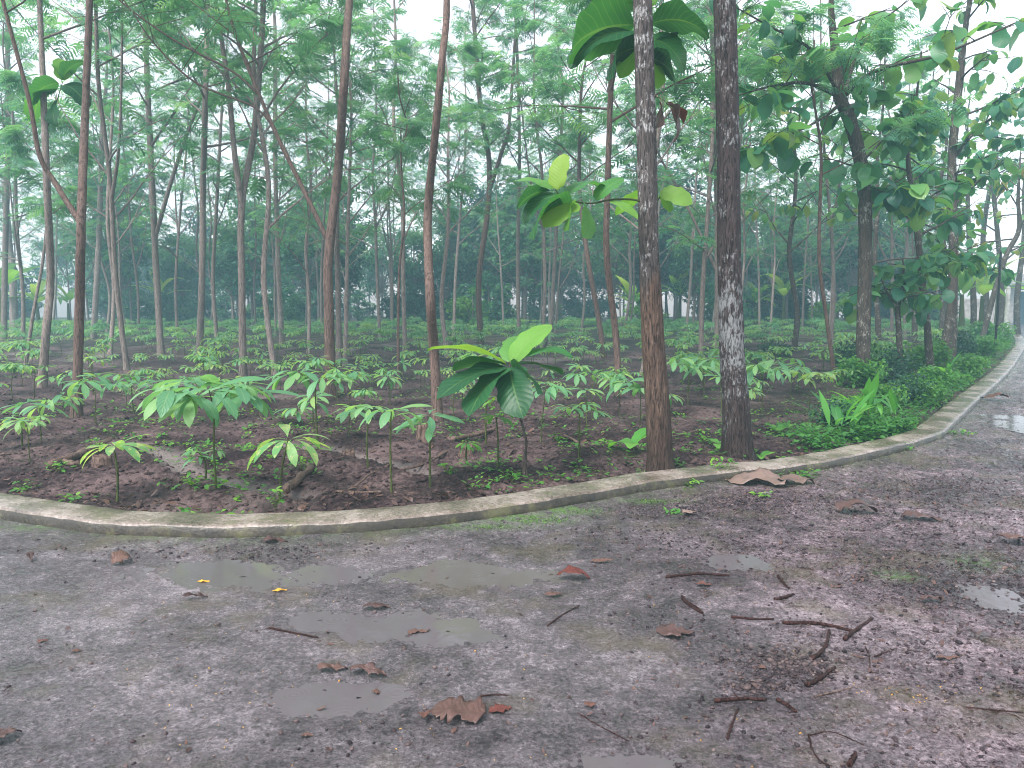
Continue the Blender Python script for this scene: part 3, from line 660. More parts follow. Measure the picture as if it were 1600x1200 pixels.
# the grove behind: copies of six builds
protos = []
for k in range(7):
    r = random.Random(300 + k); H = r.uniform(10.5, 13)
    pts = [np.array([0, 0, -.1])]
    a = r.uniform(0, 6.28); lean = r.uniform(.1, .7)
    for i in range(1, 7):
        t = i / 6; pts.append(np.array([lean * t * math.cos(a) + r.uniform(-.16, .16), lean * t * math.sin(a) + r.uniform(-.16, .16), H * t]))
    path = spline(pts, 5); rad = np.interp(path[:, 2], [0, .15, H * .6, H], [.085, .062, .04, .012])
    fk = []
    if k % 2 == 0:
        j = int(len(path) * r.uniform(.22, .4)); p = path[j]; az = r.uniform(0, 6.28)
        fp = [p, p + np.array([math.cos(az) * .5, math.sin(az) * .5, 1.0]), p + np.array([math.cos(az) * .9, math.sin(az) * .9, 2.6]), p + np.array([math.cos(az) * 1.3, math.sin(az) * 1.3, 4.8])]
        sp = spline(fp, 5); fk.append((sp, np.linspace(.04, .014, len(sp))))
    protos.append(tree_obj('slender_tree', (0, 0, 0), path, rad, 'x', 'x', 400 + k, h0=.25, nbr=17, L=2.2, fr=3, sub=3, tpls=FARFR + FRONDS[:1], size=(.4, .62), bark=('bark', 'barkpale')[k % 2], forks=fk, sides=7))
r = random.Random(5); placed = []; spots = []
tries = 0
while len(spots) < 84 and tries < 9000:
    tries += 1
    Yd = 15 + 40 * r.random() ** .75; u = r.uniform(-.72, .62) if Yd > 19 else r.uniform(-.72, .30)
    x = u * Yd
    if kerb_sd(np.array([x]), np.array([Yd]))[0] < 3: continue
    if any((x - a) ** 2 + (Yd - b) ** 2 < (2.1 if Yd < 30 else 1.6) ** 2 for a, b in spots): continue
    px = 800 + u * F_PX
    if Yd < 22 and any(abs(px - q) < 16 for q in (120, 68, 250, 312, 380, 515, 684, 760, 945, 968)): continue
    spots.append((x, Yd))
for i, (x, y) in enumerate(spots):
    t = protos[i % 7]; sc = r.uniform(.82, 1.15)
    band = ('slim feathery-leaved tree standing in the front of the misty grove' if y < 24 else 'slim feathery-leaved tree in the hazy middle of the grove' if y < 36 else 'slim feathery-leaved tree fading into haze at the back of the grove')
    args = ((x, y, float(soil_z(x, y)) - .02), r.uniform(0, 6.28), (sc, sc, sc * r.uniform(.9, 1.1)))
    grp = ('grove trees at the front', 'grove trees in the middle', 'grove trees at the back')[0 if y < 24 else 1 if y < 36 else 2]
    if i < 7:
        t.location = args[0]; t.rotation_euler = (0, 0, args[1]); t.scale = args[2]; t['label'] = band; t['group'] = grp
    else: dup(t, *args, label=band, group=grp, tilt=(r.uniform(-.05, .05), r.uniform(-.05, .05)))

# two big trunks at the kerb
def big_trunk(pix, widths, by, label, bark, seed, seg=.035, sides=40, flare=.3):
    b = G(pix[0][0], by, .05); Yb = b[1]; base = np.array([b[0], b[1], 0.])
    pts = [P(x, y, Yb) - base for x, y in pix]; pts[0][2] = -.1
    pts.append(pts[-1] + np.array([-.03, .05, 1.6])); pts.append(pts[-1] + np.array([.05, .0, 2.2]))
    z = np.array([p[2] for p in pts]); zz = np.arange(z[0], z[-1], seg); path = np.column_stack([np.interp(zz, z, [p[i] for p in pts]) for i in (0, 1)] + [zz])
    for i in (0, 1): path[2:-2, i] = np.convolve(path[:, i], np.ones(9) / 9, 'same')[2:-2] if False else path[2:-2, i]
    s = Yb / F_PX; wz = [z[k] for k in range(len(widths))]; rad = np.interp(zz, wz + [z[-1]], [w * s / 2 for w in widths] + [widths[-1] * s / 2 * .55])
    ang = np.arange(sides) * 2 * math.pi / sides; A, ZZ = np.meshgrid(ang, zz)
    fl = 1 + flare * np.exp(-np.clip(ZZ, 0, 9) / .10) * (1 + .5 * np.sin(A * 3 + seed) + .3 * np.sin(A * 5))
    rr = rad[:, None] * fl * (1 + .05 * fbm(np.cos(A) * 1.5 + 9, ZZ * 1.5 + np.sin(A) * 1.5, seed, 3) + .055 * fbm(A * 4.5, ZZ * 3.2 + np.sin(A), seed + 5, 4, .65))
    V = np.stack([path[:, 0][:, None] + np.cos(A) * rr, path[:, 1][:, None] + np.sin(A) * rr, ZZ], -1).reshape(-1, 3)
    tm = MB(); tm.add(V, grid_faces(len(zz), sides, True))
    root = thing('tall_tree', base, label, 'tree')
    return root, tm, Yb, base, bark
def leaves_on(mb, anchors, tpl, r, size, n=1, pitch=(-1.0, .2), tones=(0, .7), yaw=None):
    n_ = len(anchors); O = np.array(anchors)
    mb.inst(tpl, O, rotm(np.array([r.uniform(0, 6.28) for _ in range(n_)]) if yaw is None else np.array(yaw), np.array([r.uniform(*pitch) for _ in range(n_)]), np.array([r.uniform(-.5, .5) for _ in range(n_)])),
            np.array([r.uniform(*size) for _ in range(n_)]), np.array([r.uniform(*tones) for _ in range(n_)]))
TEAK = [leaf_t(.66, 6, 'ovate', .9, .25, .25, .1, 1, 1), leaf_t(.6, 6, 'ovate', 1.5, .3, .3, .1, 1, 2), leaf_t(.72, 6, 'round', .6, .2, .2, .1, 1, 3)]
rA, tmA, YA, bA, _ = big_trunk([(1034,735),(1028,640),(1021,550),(1014,400),(1011,250),(1007,100),(1004,0)], [42, 38, 36, 31, 30, 29, 28], 736, 'tall straight trunk at the kerb, stripped to red-brown wood below and grey bark above', None, 3)
rB, tmB, YB, bB, _ = big_trunk([(1154,710),(1150,640),(1144,550),(1139,400),(1138,250),(1135,100),(1132,0)], [50, 42, 38, 36, 34, 34, 33], 712, 'tall dark trunk at the kerb with large white lichen patches', None, 8)
# crowns of the two, high above the frame
for root, tm, Yb, base, bark, sd in ((rA, tmA, YA, bA, 'barkA', 21), (rB, tmB, YB, bB, 'barkB', 22)):
    r = random.Random(sd); top = tm.V[0][-1]
    zt = tm.V[0][:, 2].max(); cx, cy = tm.V[0][-20:, 0].mean(), tm.V[0][-20:, 1].mean()
    path = np.array([[cx, cy, zt - 2.6 + k * .65] for k in range(9)])
    tube(tm, path[4:], np.linspace(.055, .02, 5), 8)
    li, tips = gen_branches(path, np.full(9, .06), 0.25, 10, 2.2, (25, 60), r, 5, 3)
    cm = MB()
    for pts, rb in li: tube(tm, pts, rb, 5)
    for k in range(3):
        an = [t[0] for i, t in enumerate(tips) if i % 3 == k]; leaves_on(cm, an, TEAK[k], r, (.3, .5))
    a = tm.build('trunk', M[bark], root); cm.build('crown', M['teak'], root); CH[root.name] = [a]
# water shoots with very large leaves on the stripped trunk
HUGE = [leaf_t(.66, 14, 'round', .7, .25, .28, .06, 3, 1), leaf_t(.72, 14, 'round', 1.4, .3, .32, .06, 3, 5), leaf_t(.62, 14, 'obov', 1.1, .35, .36, .06, 3, 9)]
def shoot(root, base, Yb, pix, w, leaves, name='leafy_shoot', label=None, mat='tealbig'):
    """leaves: (px,py of leaf foot, px,py of tip, depth shift of the tip, template, tone)"""
    tm = MB(); cm = MB(); pts = [P(x, y, Yb + d) - base for x, y, d in pix]
    tube(tm, spline(pts, 5), np.linspace(w, w * .5, (len(pts) - 1) * 5 + 1), 6)
    for (x0, y0, x1, y1, dz, ti, tone, roll) in leaves:
        a = P(x0, y0, Yb + pix[-1][2]) - base; c = P(x1, y1, Yb + pix[-1][2] + dz) - base; d = c - a; L = np.linalg.norm(d)
        dr = (.7, 1.4, 1.1)[ti]
        yaw = math.atan2(d[1], d[0]); pt = math.asin(d[2] / L) + dr * .48
        cm.inst(HUGE[ti], a[None], rotm(yaw, pt, roll), np.array([L * (1.06, 1.22, 1.12)[ti]]), np.array([tone]))
    st = tm.build('shoot_stem', M['stem'], root); cm.build('shoot_leaves', M[mat], st)
shoot(rA, bA, YA, [(1008,318,0),(990,312,-.05),(955,312,-.12),(920,318,-.18),(880,310,-.2),(868,296,-.22)], .010,
      [(872,300,884,245,.05,0,.85,.2),(868,298,812,330,-.05,2,.1,.5),(868,298,806,285,.1,0,.55,-.3),(900,318,838,372,-.1,1,.2,.4),(900,318,880,362,-.15,0,.6,.9),(915,320,925,374,-.18,0,.45,-.9),
       (880,306,835,345,-.1,1,.15,-.4),(885,308,940,298,.1,1,.35,.2),(930,316,975,282,.05,0,.4,.5),(950,314,990,340,-.1,0,.7,.3),(905,316,862,355,-.16,0,.75,-.5)])
shoot(rA, bA, YA, [(1012,330,.12),(1030,310,.2),(1036,296,.22)], .008, [(1028,300,1072,322,-.12,0,.75,.9),(1030,305,1046,330,.1,0,.6,.2),(1018,300,968,335,.1,0,.65,.3)])
shoot(rA, bA, YA, [(1008,120,.1),(1006,90,.25),(1004,60,.35)], .012,
      [(1000,40,905,112,.0,1,.25,.7),(1000,55,922,100,-.2,1,.08,-.5),(1010,40,1092,66,-.1,1,.1,-.3),(1005,30,960,-30,.1,0,.5,.1),(1010,60,1050,110,-.1,1,.3,.7),(1008,70,1056,78,.2,1,.05,.2),(1000,75,955,128,-.1,1,.08,.5),
       (1008,90,1048,145,-.1,1,.02,-.4),(1010,20,1020,-40,.1,0,.7,.2),(1000,10,945,40,.2,1,.3,.1),(1008,70,975,120,.15,0,.6,.3),(1012,85,1030,135,.15,0,.65,.3)])
shoot(rA, bA, YA, [(1014,150,.05),(1028,152,.0),(1040,158,.0)], .006, [(1038,158,1052,215,0,2,.3,.5),(1030,156,1034,200,.05,2,.5,.9),(1040,158,1066,190,.05,2,.9,.1),(1042,160,1062,208,-.1,2,.1,-.8)], mat='dry')

t2b = np.array(t2.location); Y2 = t2b[1]
shoot(t2, t2b, Y2, [(72,205,0),(88,160,-.1),(98,128,-.15)], .010, [(96,130,60,165,-.1,1,.3,.4),(96,128,78,100,0,0,.6,.2),(98,128,132,105,.1,1,.2,-.3),(98,132,120,165,-.1,1,.05,.5),(94,140,50,185,.1,1,.4,-.4),(98,128,100,95,.1,0,.7,.5),(90,155,85,195,-.1,2,.1,.3)])
# teak trees on the right
def teak(pix, w0, w1, label, seed, limbs=(), top=3., nbr=12, L=1.6, size=(.24, .40), fr=4, sub=2, h0=.35, leaf='teak', tones=(0, .62), by=None):
    b = G(pix[0][0], by or pix[0][1], .05); Yb = b[1]; r = random.Random(seed); base = np.array([b[0], b[1], 0.])
    pts = [P(x, y, Yb) - base for x, y in pix]; pts[0][2] = -.05; s = Yb / F_PX; zf = pts[-1][2]
    for k in (1, 2, 3): pts.append(pts[-1] + np.array([r.uniform(-.15, .15), r.uniform(-.2, .2), top / 3]))
    path = spline(pts, 6); rad = np.interp(path[:, 2], [0, zf, zf + top], [w0 * s / 2, w1 * s / 2, .015]) * (1 + .3 * np.exp(-np.clip(path[:, 2], 0, 9) / .15))
    tm = MB(); cm = MB(); tube(tm, path, rad, 12, .5, .15, seed)
    li, tips = gen_branches(path, rad, h0, nbr, L, (0, 50), r, fr, sub); tips = [t[0] for t in tips]
    for fpix, fw, dd in limbs:
        fp = [P(x, y, Yb + dd * i / (len(fpix) - 1)) - base for i, (x, y) in enumerate(fpix)]
        sp = spline(fp, 6); tube(tm, sp, np.linspace(fw * s / 2, fw * s / 8, len(sp)), 7, .5, .1, seed)
        l2, t2 = gen_branches(sp, np.linspace(fw * s / 2, fw * s / 8, len(sp)), .25, 7, .9, (-20, 40), r, fr, 2); li += l2; tips += [t[0] for t in t2]
        tips += [sp[r.randint(3, len(sp) - 1)] + np.array([r.gauss(0, .06) for _ in range(3)]) for _ in range(9)]; tips = [t for t in tips if r.random() < .85]
    for p_, rb in li: tube(tm, p_, rb, 5)
    for k in range(3):
        an = tips[k::3]; n_ = len(an)
        if n_: leaves_on(cm, an, TEAK[k], r, size, pitch=(-1.1, .25), tones=tones)
    root = thing('teak_tree', base, label, 'tree', 'broad-leaved trees beside the road')
    a = tm.build('trunk', M['barkteak'], root); c = cm.build('crown', M[leaf], root); return reg(root, a, c)
teak([(1348,600),(1350,480),(1352,350),(1346,260),(1328,190),(1312,150)], 21, 19, 'largest teak tree by the kerb, dark trunk bending left into spreading limbs', 201,
     [([(1318,150),(1370,110),(1470,85),(1600,30)], 8, -1.5), ([(1314,152),(1260,130),(1205,135),(1150,150)], 7, -1.0), ([(1316,160),(1285,185),(1235,210),(1175,228)], 5, -1.2), ([(1312,150),(1270,80),(1200,40),(1130,0)], 6, -1.5), ([(1318,150),(1350,60),(1420,0)], 7, .5), ([(1350,330),(1385,300),(1430,290)], 4, -.5), ([(1350,250),(1400,200),(1440,190)], 4, .5)],
     top=2.2, nbr=8, h0=.42, L=1.5, size=(.30, .48), fr=3)
teak([(1408,595),(1405,530),(1403,480)], 9, 8, 'small teak with a thin pale stem and drooping big leaves', 202, [([(1403,485),(1385,455),(1375,430)], 5, -.3), ([(1404,482),(1425,445),(1430,420)], 5, .2)], top=.9, nbr=6, h0=.55, L=.6, size=(.22, .36), fr=3, sub=1, tones=(0, .6))
teak([(1456,590),(1448,500),(1440,430),(1430,330)], 12, 9, 'crooked teak between the small one and the straight dark trunk', 203, [([(1440,430),(1475,400),(1500,380)], 4, .2)], top=3, nbr=12, L=1.3, h0=.4)
teak([(1474,570),(1486,480),(1490,380),(1488,250),(1500,120)], 15, 11, 'straight dark teak trunk near the kerb with leaves hiding its upper half', 204, [([(1488,250),(1530,200),(1600,150)], 6, -.5), ([(1490,300),(1440,260),(1400,230)], 5, .4)], top=3, nbr=15, L=2.0, h0=.35)
teak([(1490,565),(1492,500),(1493,420)], 8, 6, 'slim trunk touching the right side of the straight dark teak', 205, top=2.5, nbr=8, L=1.2, h0=.4)
teak([(1532,540),(1550,470),(1572,400),(1592,360)], 9, 7, 'right-leaning trunk beyond the teaks near the pole', 206, top=3, nbr=12, L=1.8, h0=.45, tones=(.2, .95))
r = random.Random(91)
for i, pb in enumerate([(1375,556),(1240,548),(1430,545),(1520,530),(1560,528),None,None,(1470,538),(1590,524),(1540,522)]):
    if pb is None: continue
    px, by = pb
    lab = ['second-row broad-leaved tree right behind the largest teak', 'lone broad-leaved tree behind the thin leaning trunk', 'hazy broad-leaved tree behind the small teak', 'far broad-leaved tree in line with the black pipe post', 'far broad-leaved tree behind the pale pole',
           'broad-leaved tree just left of the largest teak, in its shade', 'hazy broad-leaved tree right of the white-patched trunk', 'far broad-leaved tree showing between the crooked and straight teaks', 'farthest roadside tree hanging over the gateway', 'far broad-leaved tree beside the road bend'][i]
    x0 = px + r.uniform(-10, 10)
    teak([(px, by), (px + r.uniform(-6, 6), by - 60), (x0, by - 150), (x0 + r.uniform(-12, 12), by - 230)], 9, 6, lab, 210 + i, top=4, nbr=11, L=2.4, h0=.3, size=(.26, .42), fr=3, sub=2, tones=(.1, .8) if i % 2 else (0, .6), leaf='teak')

# ================================================================== BACK OF THE GROVE
LB = [leaf_t(.5, 2, 'lance', .5, .2), leaf_t(.7, 2, 'ovate', .5, .2)]
def blob_foliage(mb, c, rad, n, r, size, tone=(.2, .8)):
    u = np.array([[r.gauss(0, 1) for _ in range(3)] for _ in range(n)]); u /= np.linalg.norm(u, axis=1)[:, None]
    q = np.array([r.uniform(.35, 1) ** .5 for _ in range(n)]); O = np.array(c) + u * q[:, None] * np.array(rad)
    base_t = r.uniform(*tone)
    for k in range(2):
        m = slice(k, None, 2); nn = len(O[m])
        mb.inst(LB[k], O[m], rotm(np.array([r.uniform(0, 6.28) for _ in range(nn)]), np.array([r.uniform(-.9, .5) for _ in range(nn)]), np.array([r.uniform(-.8, .8) for _ in range(nn)])),
                np.array([r.uniform(*size) for _ in range(nn)]), np.clip(np.array([r.gauss(base_t, .15) for _ in range(nn)]), 0, 1))
def bush_proto(seed, H, W, nclump, nl, size, mat, name='bush', trunk=False):
    r = random.Random(seed); mb = MB(); tm = MB()
    for k in range(nclump):
        a = r.uniform(0, 6.28); d = W * math.sqrt(r.random()) * .75; z = H * r.uniform(.12 if not trunk else .35, .92)
        sh = 1 - .45 * (z / H) ** 2; rr = r.uniform(.18, .34) * W
        c = (math.cos(a) * d * sh, math.sin(a) * d * sh, z)
        blob_foliage(mb, c, (rr, rr, rr * .75), nl, r, size)
        tube(tm, spline([(0, 0, H * (.05 if not trunk else .3)), (c[0] * .4, c[1] * .4, c[2] * .6), c], 3), np.linspace(.035, .008, 7), 5)
    tube(tm, [(0, 0, -.1), (.05, 0, H * .4), (0, .05, H * .8)], [.12 if trunk else .05, .08 if trunk else .03, .02], 7)
    root = thing(name, (0, 0, 0), 'x', 'bush' if not trunk else 'tree', 'x')
    return reg(root, tm.build('trunk' if trunk else 'stems', M['bark'], root), mb.build('crown' if trunk else 'foliage', M[mat], root))
bushes = [bush_proto(501, 2.4, 1.7, 16, 80, (.16, .30), 'farleaf'), bush_proto(502, 1.8, 1.5, 14, 80, (.12, .24), 'weed'), bush_proto(503, 3.2, 2.0, 20, 80, (.16, .30), 'darkleaf')]
btrees = [bush_proto(511, 9.5, 3.2, 30, 120, (.18, .34), 'darkleaf', 'broadleaf_tree', True), bush_proto(512, 8, 2.8, 26, 120, (.18, .34), 'farleaf', 'broadleaf_tree', True), bush_proto(513, 11, 3.0, 32, 120, (.18, .34), 'farleaf', 'broadleaf_tree', True)]
used = set()
def put(proto, loc, rz, sc, label, group):
    if proto.name not in used:
        used.add(proto.name); proto.location = loc; proto.rotation_euler = (0, 0, rz); proto.scale = (sc,) * 3; proto['label'] = label; proto['group'] = group; return proto
    return dup(proto, loc, rz, sc, label, group)
r = random.Random(77)
for i in range(64):
    Yd = r.uniform(40, 60); u = r.uniform(-.78, .72); x = u * Yd; px = 800 + u * F_PX
    if kerb_sd(np.array([x]), np.array([Yd]))[0] < 3: continue
    if px < 140 and Yd < 52: Yd += 14
    k = r.choice([0, 0, 1, 2, 2]); put(bushes[k], (x, Yd, 0), r.uniform(0, 6.28), r.uniform(.8, 1.5), ['leafy green bush in the hazy thicket closing the field', 'bright yellow-green bush at the foot of the far thicket', 'dark tall bush in the hazy thicket closing the field'][k], 'bushes at the far edge of the field')
for i in range(134):
    Yd = r.uniform(44, 74) if i < 84 else r.uniform(64, 88); u = r.uniform(-.76, .75) if i < 46 else r.uniform(-.36, .6) if i < 84 else r.uniform(-.6, .7); x = u * Yd; px = 800 + u * F_PX
    if px < 120 and r.random() < .6: continue
    if kerb_sd(np.array([x]), np.array([Yd]))[0] < 3: continue
    k = r.choice([0, 1, 2]); put(btrees[k], (x, Yd, 0), r.uniform(0, 6.28), r.uniform(.75, 1.15), ['dark dense broadleaf tree in the haze beyond the grove', 'round-crowned green tree in the haze beyond the grove', 'tall green broadleaf tree in the haze beyond the grove'][k], 'broadleaf trees beyond the grove')
# banana plants
BAN = [leaf_t(.24, 14, 'strap', .9, .35, .12, .1, 2, 1), leaf_t(.22, 14, 'strap', 1.6, .35, .15, .1, 2, 4)]
def banana(seed):
    r = random.Random(seed); tm = MB(); cm = MB()
    tube(tm, [(0, 0, -.1), (.02, 0, .8), (0, .03, 1.7)], [.13, .10, .06], 10)
    for k in range(9):
        cm.inst(BAN[k % 2], np.array([[0, .02, 1.55 + .04 * k]]), rotm(k * 2.4 + r.uniform(-.3, .3), r.uniform(.5, 1.25), r.uniform(-.3, .3)), np.array([r.uniform(1.5, 2.1)]), np.array([r.random()]))
    root = thing('banana_plant', (0, 0, 0), 'x', 'banana plant', 'x')
    return reg(root, tm.build('stem', M['stem'], root), cm.build('leaves', M['banana'], root))
bans = [banana(1), banana(2)]
for i, (px, Yd, lab) in enumerate([(8,34,'banana plant half cut by the left edge of the view'), (62,40,'banana plant with upright yellow-green leaves left of the brown forked tree'), (110,46,'banana plant between the leftmost trunks'), (985,42,'banana plant far behind the flaking trunk'), (1060,46,'banana plant between the two big kerb trunks'), (1222,43,'banana plant with arching pale leaves right of the white-patched trunk'), (1180,44,'hazy banana plant behind the white-patched trunk'), (1530,34,'banana plant with arching fronds behind the black pipe post'), (1500,30,'banana plant right of the straight dark teak'), (255,50,'banana plant deep behind the tree with the leaning fork'), (1555,40,'banana plant near the pale pole')]):
    x = (px - 800) / F_PX * Yd; put(bans[i % 2], (x, Yd, 0), r.uniform(0, 6.28), r.uniform(.8, 1.25), lab, 'banana plants at the back')
# ================================================================== SEEDLINGS OF THE FIELD
SLEAF = [leaf_t(.27, 7, 'obov', .9, .3, 0, .12, 1, 1), leaf_t(.24, 7, 'obov', .5, .3, 0, .12, 1, 2), leaf_t(.27, 7, 'obov', 1.3, .3, 0, .12, 1, 3)]
def whorl(cm, c, n, L, r, pitch=(-.05, .55), tones=(.1, .6), yaw0=0, spread=6.283):
    for k in range(n):
        cm.inst(SLEAF[r.randrange(3)], np.array([c]), rotm(yaw0 + k * spread / n + r.uniform(-.22, .22), r.uniform(*pitch), r.uniform(-.3, .3)), np.array([L * r.uniform(.72, 1.12)]), np.array([r.uniform(*tones)]))
def seedling(seed, H, L, style, name='seedling', leaf='seed', lean=None, tones=(.1, .6), sr=.008):
    """style 1: one whorl; 2: several stalked whorls forming a flat head; 3: several branches"""
    r = random.Random(seed); tm = MB(); cm = MB(); lx, ly = lean if lean else (r.uniform(-.1, .1), r.uniform(-.1, .1))
    top = np.array([lx * H, ly * H, H]); sp = spline([(0, 0, -.04), (lx * H * .3 + r.uniform(-.02, .02), ly * H * .3, H * .5), top], 5)
    tube(tm, sp, np.linspace(sr, sr * .6, len(sp)), 6)
    if style == 1:
        whorl(cm, top, r.choice([9, 10, 11]), L, r, (-.1, .4), tones=tones)
        if r.random() < .5: whorl(cm, top - [0, 0, H * .12], 4, L * .8, r, (-.4, .2), tones, r.uniform(0, 3))
    else:
        nb = 4 if style == 2 else 7
        for k in range(nb):
            a = k * 2.4 + r.uniform(-.4, .4); s = top + np.array([0, 0, -.03 * k * H]); l = L * r.uniform(.45, .75); pt = r.uniform(.3, .9)
            e = s + l * np.array([math.cos(a) * math.cos(pt), math.sin(a) * math.cos(pt), math.sin(pt)])
            tube(tm, [s, (s + e) / 2 + [0, 0, .01], e], [sr * .45, sr * .35, sr * .3], 5)
            whorl(cm, e, r.choice([6, 7, 8]), L * r.uniform(.6, .85), r, (-.25, .35), tones, a - 2.6, 5.2)
    return tm, cm, leaf, name
def mk_seed(s, loc, label, group, rz=0):
    tm, cm, leaf, name = s; root = thing(name, loc, label, 'seedling', group, rz)
    return reg(root, tm.build('stem', M['stem'], root), cm.build('foliage', M[leaf], root))
SG = 'planted seedlings in the near field'
# px, base py, top py, leaf length px, style, leaf, label
near = [
 (182,775,688,60,1,'seedspot',(0,0),'small seedling with one flat star of pale-streaked leaves near the left kerb'),
 (338,770,635,100,3,'seed',(.03,0),'largest bushy seedling with drooping bluish leaves, left of the speckled one'),
 (436,782,682,78,1,'seedspot',(-.25,0),'yellow-speckled seedling leaning left beside the kerb'),
 (320,745,705,32,2,'seed',(0,0),'tiny seedling at the foot of the largest bushy one'),
 (612,772,640,62,1,'seed',(.02,0),'seedling on a tall bright stem right against the kerb, mid-field'),
 (575,735,640,50,1,'seed',(.05,0),'seedling just behind-left of the tall bright-stemmed one'),
 (672,755,640,60,1,'seed',(.0,0),'slim seedling with a straight green stem left of the big-leaved sapling'),
 (497,702,590,62,2,'seed',(.02,0),'seedling with wide spreading leaves in front of the long-armed tree'),
 (465,662,640,34,1,'seed',(0,0),'low drooping seedling left of the wide spreading one'),
 (35,700,660,42,1,'seedspot',(0,0),'yellowish seedling at the left edge'),
 (65,690,640,55,2,'seed',(0,0),'green seedling above the yellowish one at the left edge'),
 (150,665,615,48,2,'seed',(.1,0),'seedling in front of the forked brown tree'),
 (210,650,605,42,2,'seed',(.05,0),'seedling right of the forked brown tree'),
 (265,655,612,48,2,'seed',(0,0),'seedling with bluish leaves behind the largest bushy one'),
 (100,640,596,42,2,'seed',(0,0),'seedling between the two leftmost trunks'),
 (760,700,630,30,2,'weed',(0,0),'thin-leaved upright seedling left of the big-leaved sapling stem'),
 (778,735,655,35,1,'weed',(.1,0),'light green stalky seedling beside the big-leaved sapling'),
 (545,690,645,38,1,'seed',(-.2,0),'small grey-green seedling left of the reddish sinuous tree'),
 (905,720,640,40,2,'seed',(.05,0),'seedling midway between big-leaved sapling and flaking trunk'),
 (845,690,610,42,2,'seed',(.1,0),'seedling behind the big-leaved sapling'),
 (925,655,600,45,2,'seed',(0,0),'bushy seedling behind the field gap left of the flaking trunk'),
 (1000,665,622,50,2,'seed',(0,0),'bluish-leaved seedling just left of the flaking trunk'),
 (990,715,690,48,0,'strap',(0,0),'bright young sprout with two broad leaves left of the flaking trunk'),
 (1075,640,585,48,2,'seed',(0,0),'seedling seen between the two big trunks, lower'),
 (1100,620,575,45,2,'seed',(.1,0),'seedling seen between the two big trunks, farther'),
 (1190,650,590,48,2,'seed',(0,0),'tall seedling right of the white-patched trunk'),
 (1235,620,582,44,2,'seed',(0,0),'leafy seedling midway to the strap-leaved clump'),
 (1265,640,600,45,2,'seedspot',(0,0),'yellowing seedling left of the strap-leaved clump'),
 (1125,702,672,34,0,'strap',(0,0),'bright two-leaved sprout at the foot of the white-patched trunk'),
 (1215,680,658,30,0,'weed',(0,0),'small round-leaved sprout right of the white-patched trunk'),
 (1190,712,694,24,0,'weed',(0,0),'tiny sprout against the kerb right of the white-patched trunk'),
 (730,725,690,26,1,'weed',(0,0),'small pale weed-like seedling mid-field'),
]
occupied = []
for i, (px, by, ty, lp, st, lf, lean, lab) in enumerate(near):
    b = G(px, by, .04); s = b[1] / F_PX; H = (by - ty) * s; L = lp * s; b[2] = float(soil_z(b[0], b[1])); occupied.append((b[0], b[1]))
    if st == 0:
        r2 = random.Random(i); tm = MB(); cm = MB(); tube(tm, [(0, 0, -.03), (0, 0, H * .5)], [.006, .005], 6)
        for k in range(4): cm.inst(HUGE[k % 3], np.array([[0, 0, H * .35]]), rotm(k * 1.9 + .6, r2.uniform(.4, 1.1), 0), np.array([L * r2.uniform(.7, 1)]), np.array([.5 + .1 * k]))
        mk_seed((tm, cm, lf, 'sprout'), b, lab, SG)
    else:
        mk_seed(seedling(600 + i, H, L, st, leaf=lf, lean=lean, sr=.011 if by > 690 else .008, tones=(.05, .6) if lf != 'weed' else (.3, .9)), b, lab, SG, rz=i * 1.3)
# filled field
sprot = [mk_seed(seedling(700 + k, (.42, .5, .36, .55, .3, .46)[k], (.26, .24, .24, .28, .2, .22)[k], (2, 2, 1, 3, 2, 1)[k], leaf=('seed', 'seed', 'seed', 'seed', 'seedspot', 'seed')[k], tones=(.1, .75)), (0, 0, 0), 'x', 'x') for k in range(6)]
FL = ['green seedling with stalked leaf clusters in the planted rows', 'taller pale-leaved seedling in the planted rows', 'single-whorl seedling in the planted rows', 'many-branched seedling in the planted rows', 'yellowish seedling in the planted rows', 'slim-leaved seedling in the planted rows']
r = random.Random(15); cand = []
yy = 6.6
while yy < 42:
    step = .62 if yy < 12 else .56
    for c in np.arange(-.74 * yy, .62 * yy, .78):
        cand.append((c + r.uniform(-.3, .3), yy + r.uniform(-.24, .24)))
    yy += step
cx = np.array(cand); sd = kerb_sd(cx[:, 0], cx[:, 1]); rd = run_d(cx[:, 0], cx[:, 1])
keep = (sd > .55) & (rd > .2); keep &= ~((cx[:, 0] > 2.6) & (sd < 1.6))
cx = cx[keep]; 
ok = []
for x, y in cx:
    pr = .36 if y < 9 else .5 if y < 13 else .48 if y < 24 else .6
    if r.random() > pr: continue
    if any((x - a) ** 2 + (y - b) ** 2 < .3 for a, b in occupied): continue
    ok.append((x, y))
ok.sort(key=lambda p: p[1]); zz = soil_z(np.array([p[0] for p in ok]), np.array([p[1] for p in ok]))
near_n = 290
seen_p = set()
for i, (x, y) in enumerate(ok[:near_n]):
    k = r.choice([0, 0, 1, 2, 2, 3, 4, 5]); put(sprot[k], (x, y, zz[i]), r.uniform(0, 6.28), r.uniform(.6, 1.15), FL[k], 'seedlings in rows')
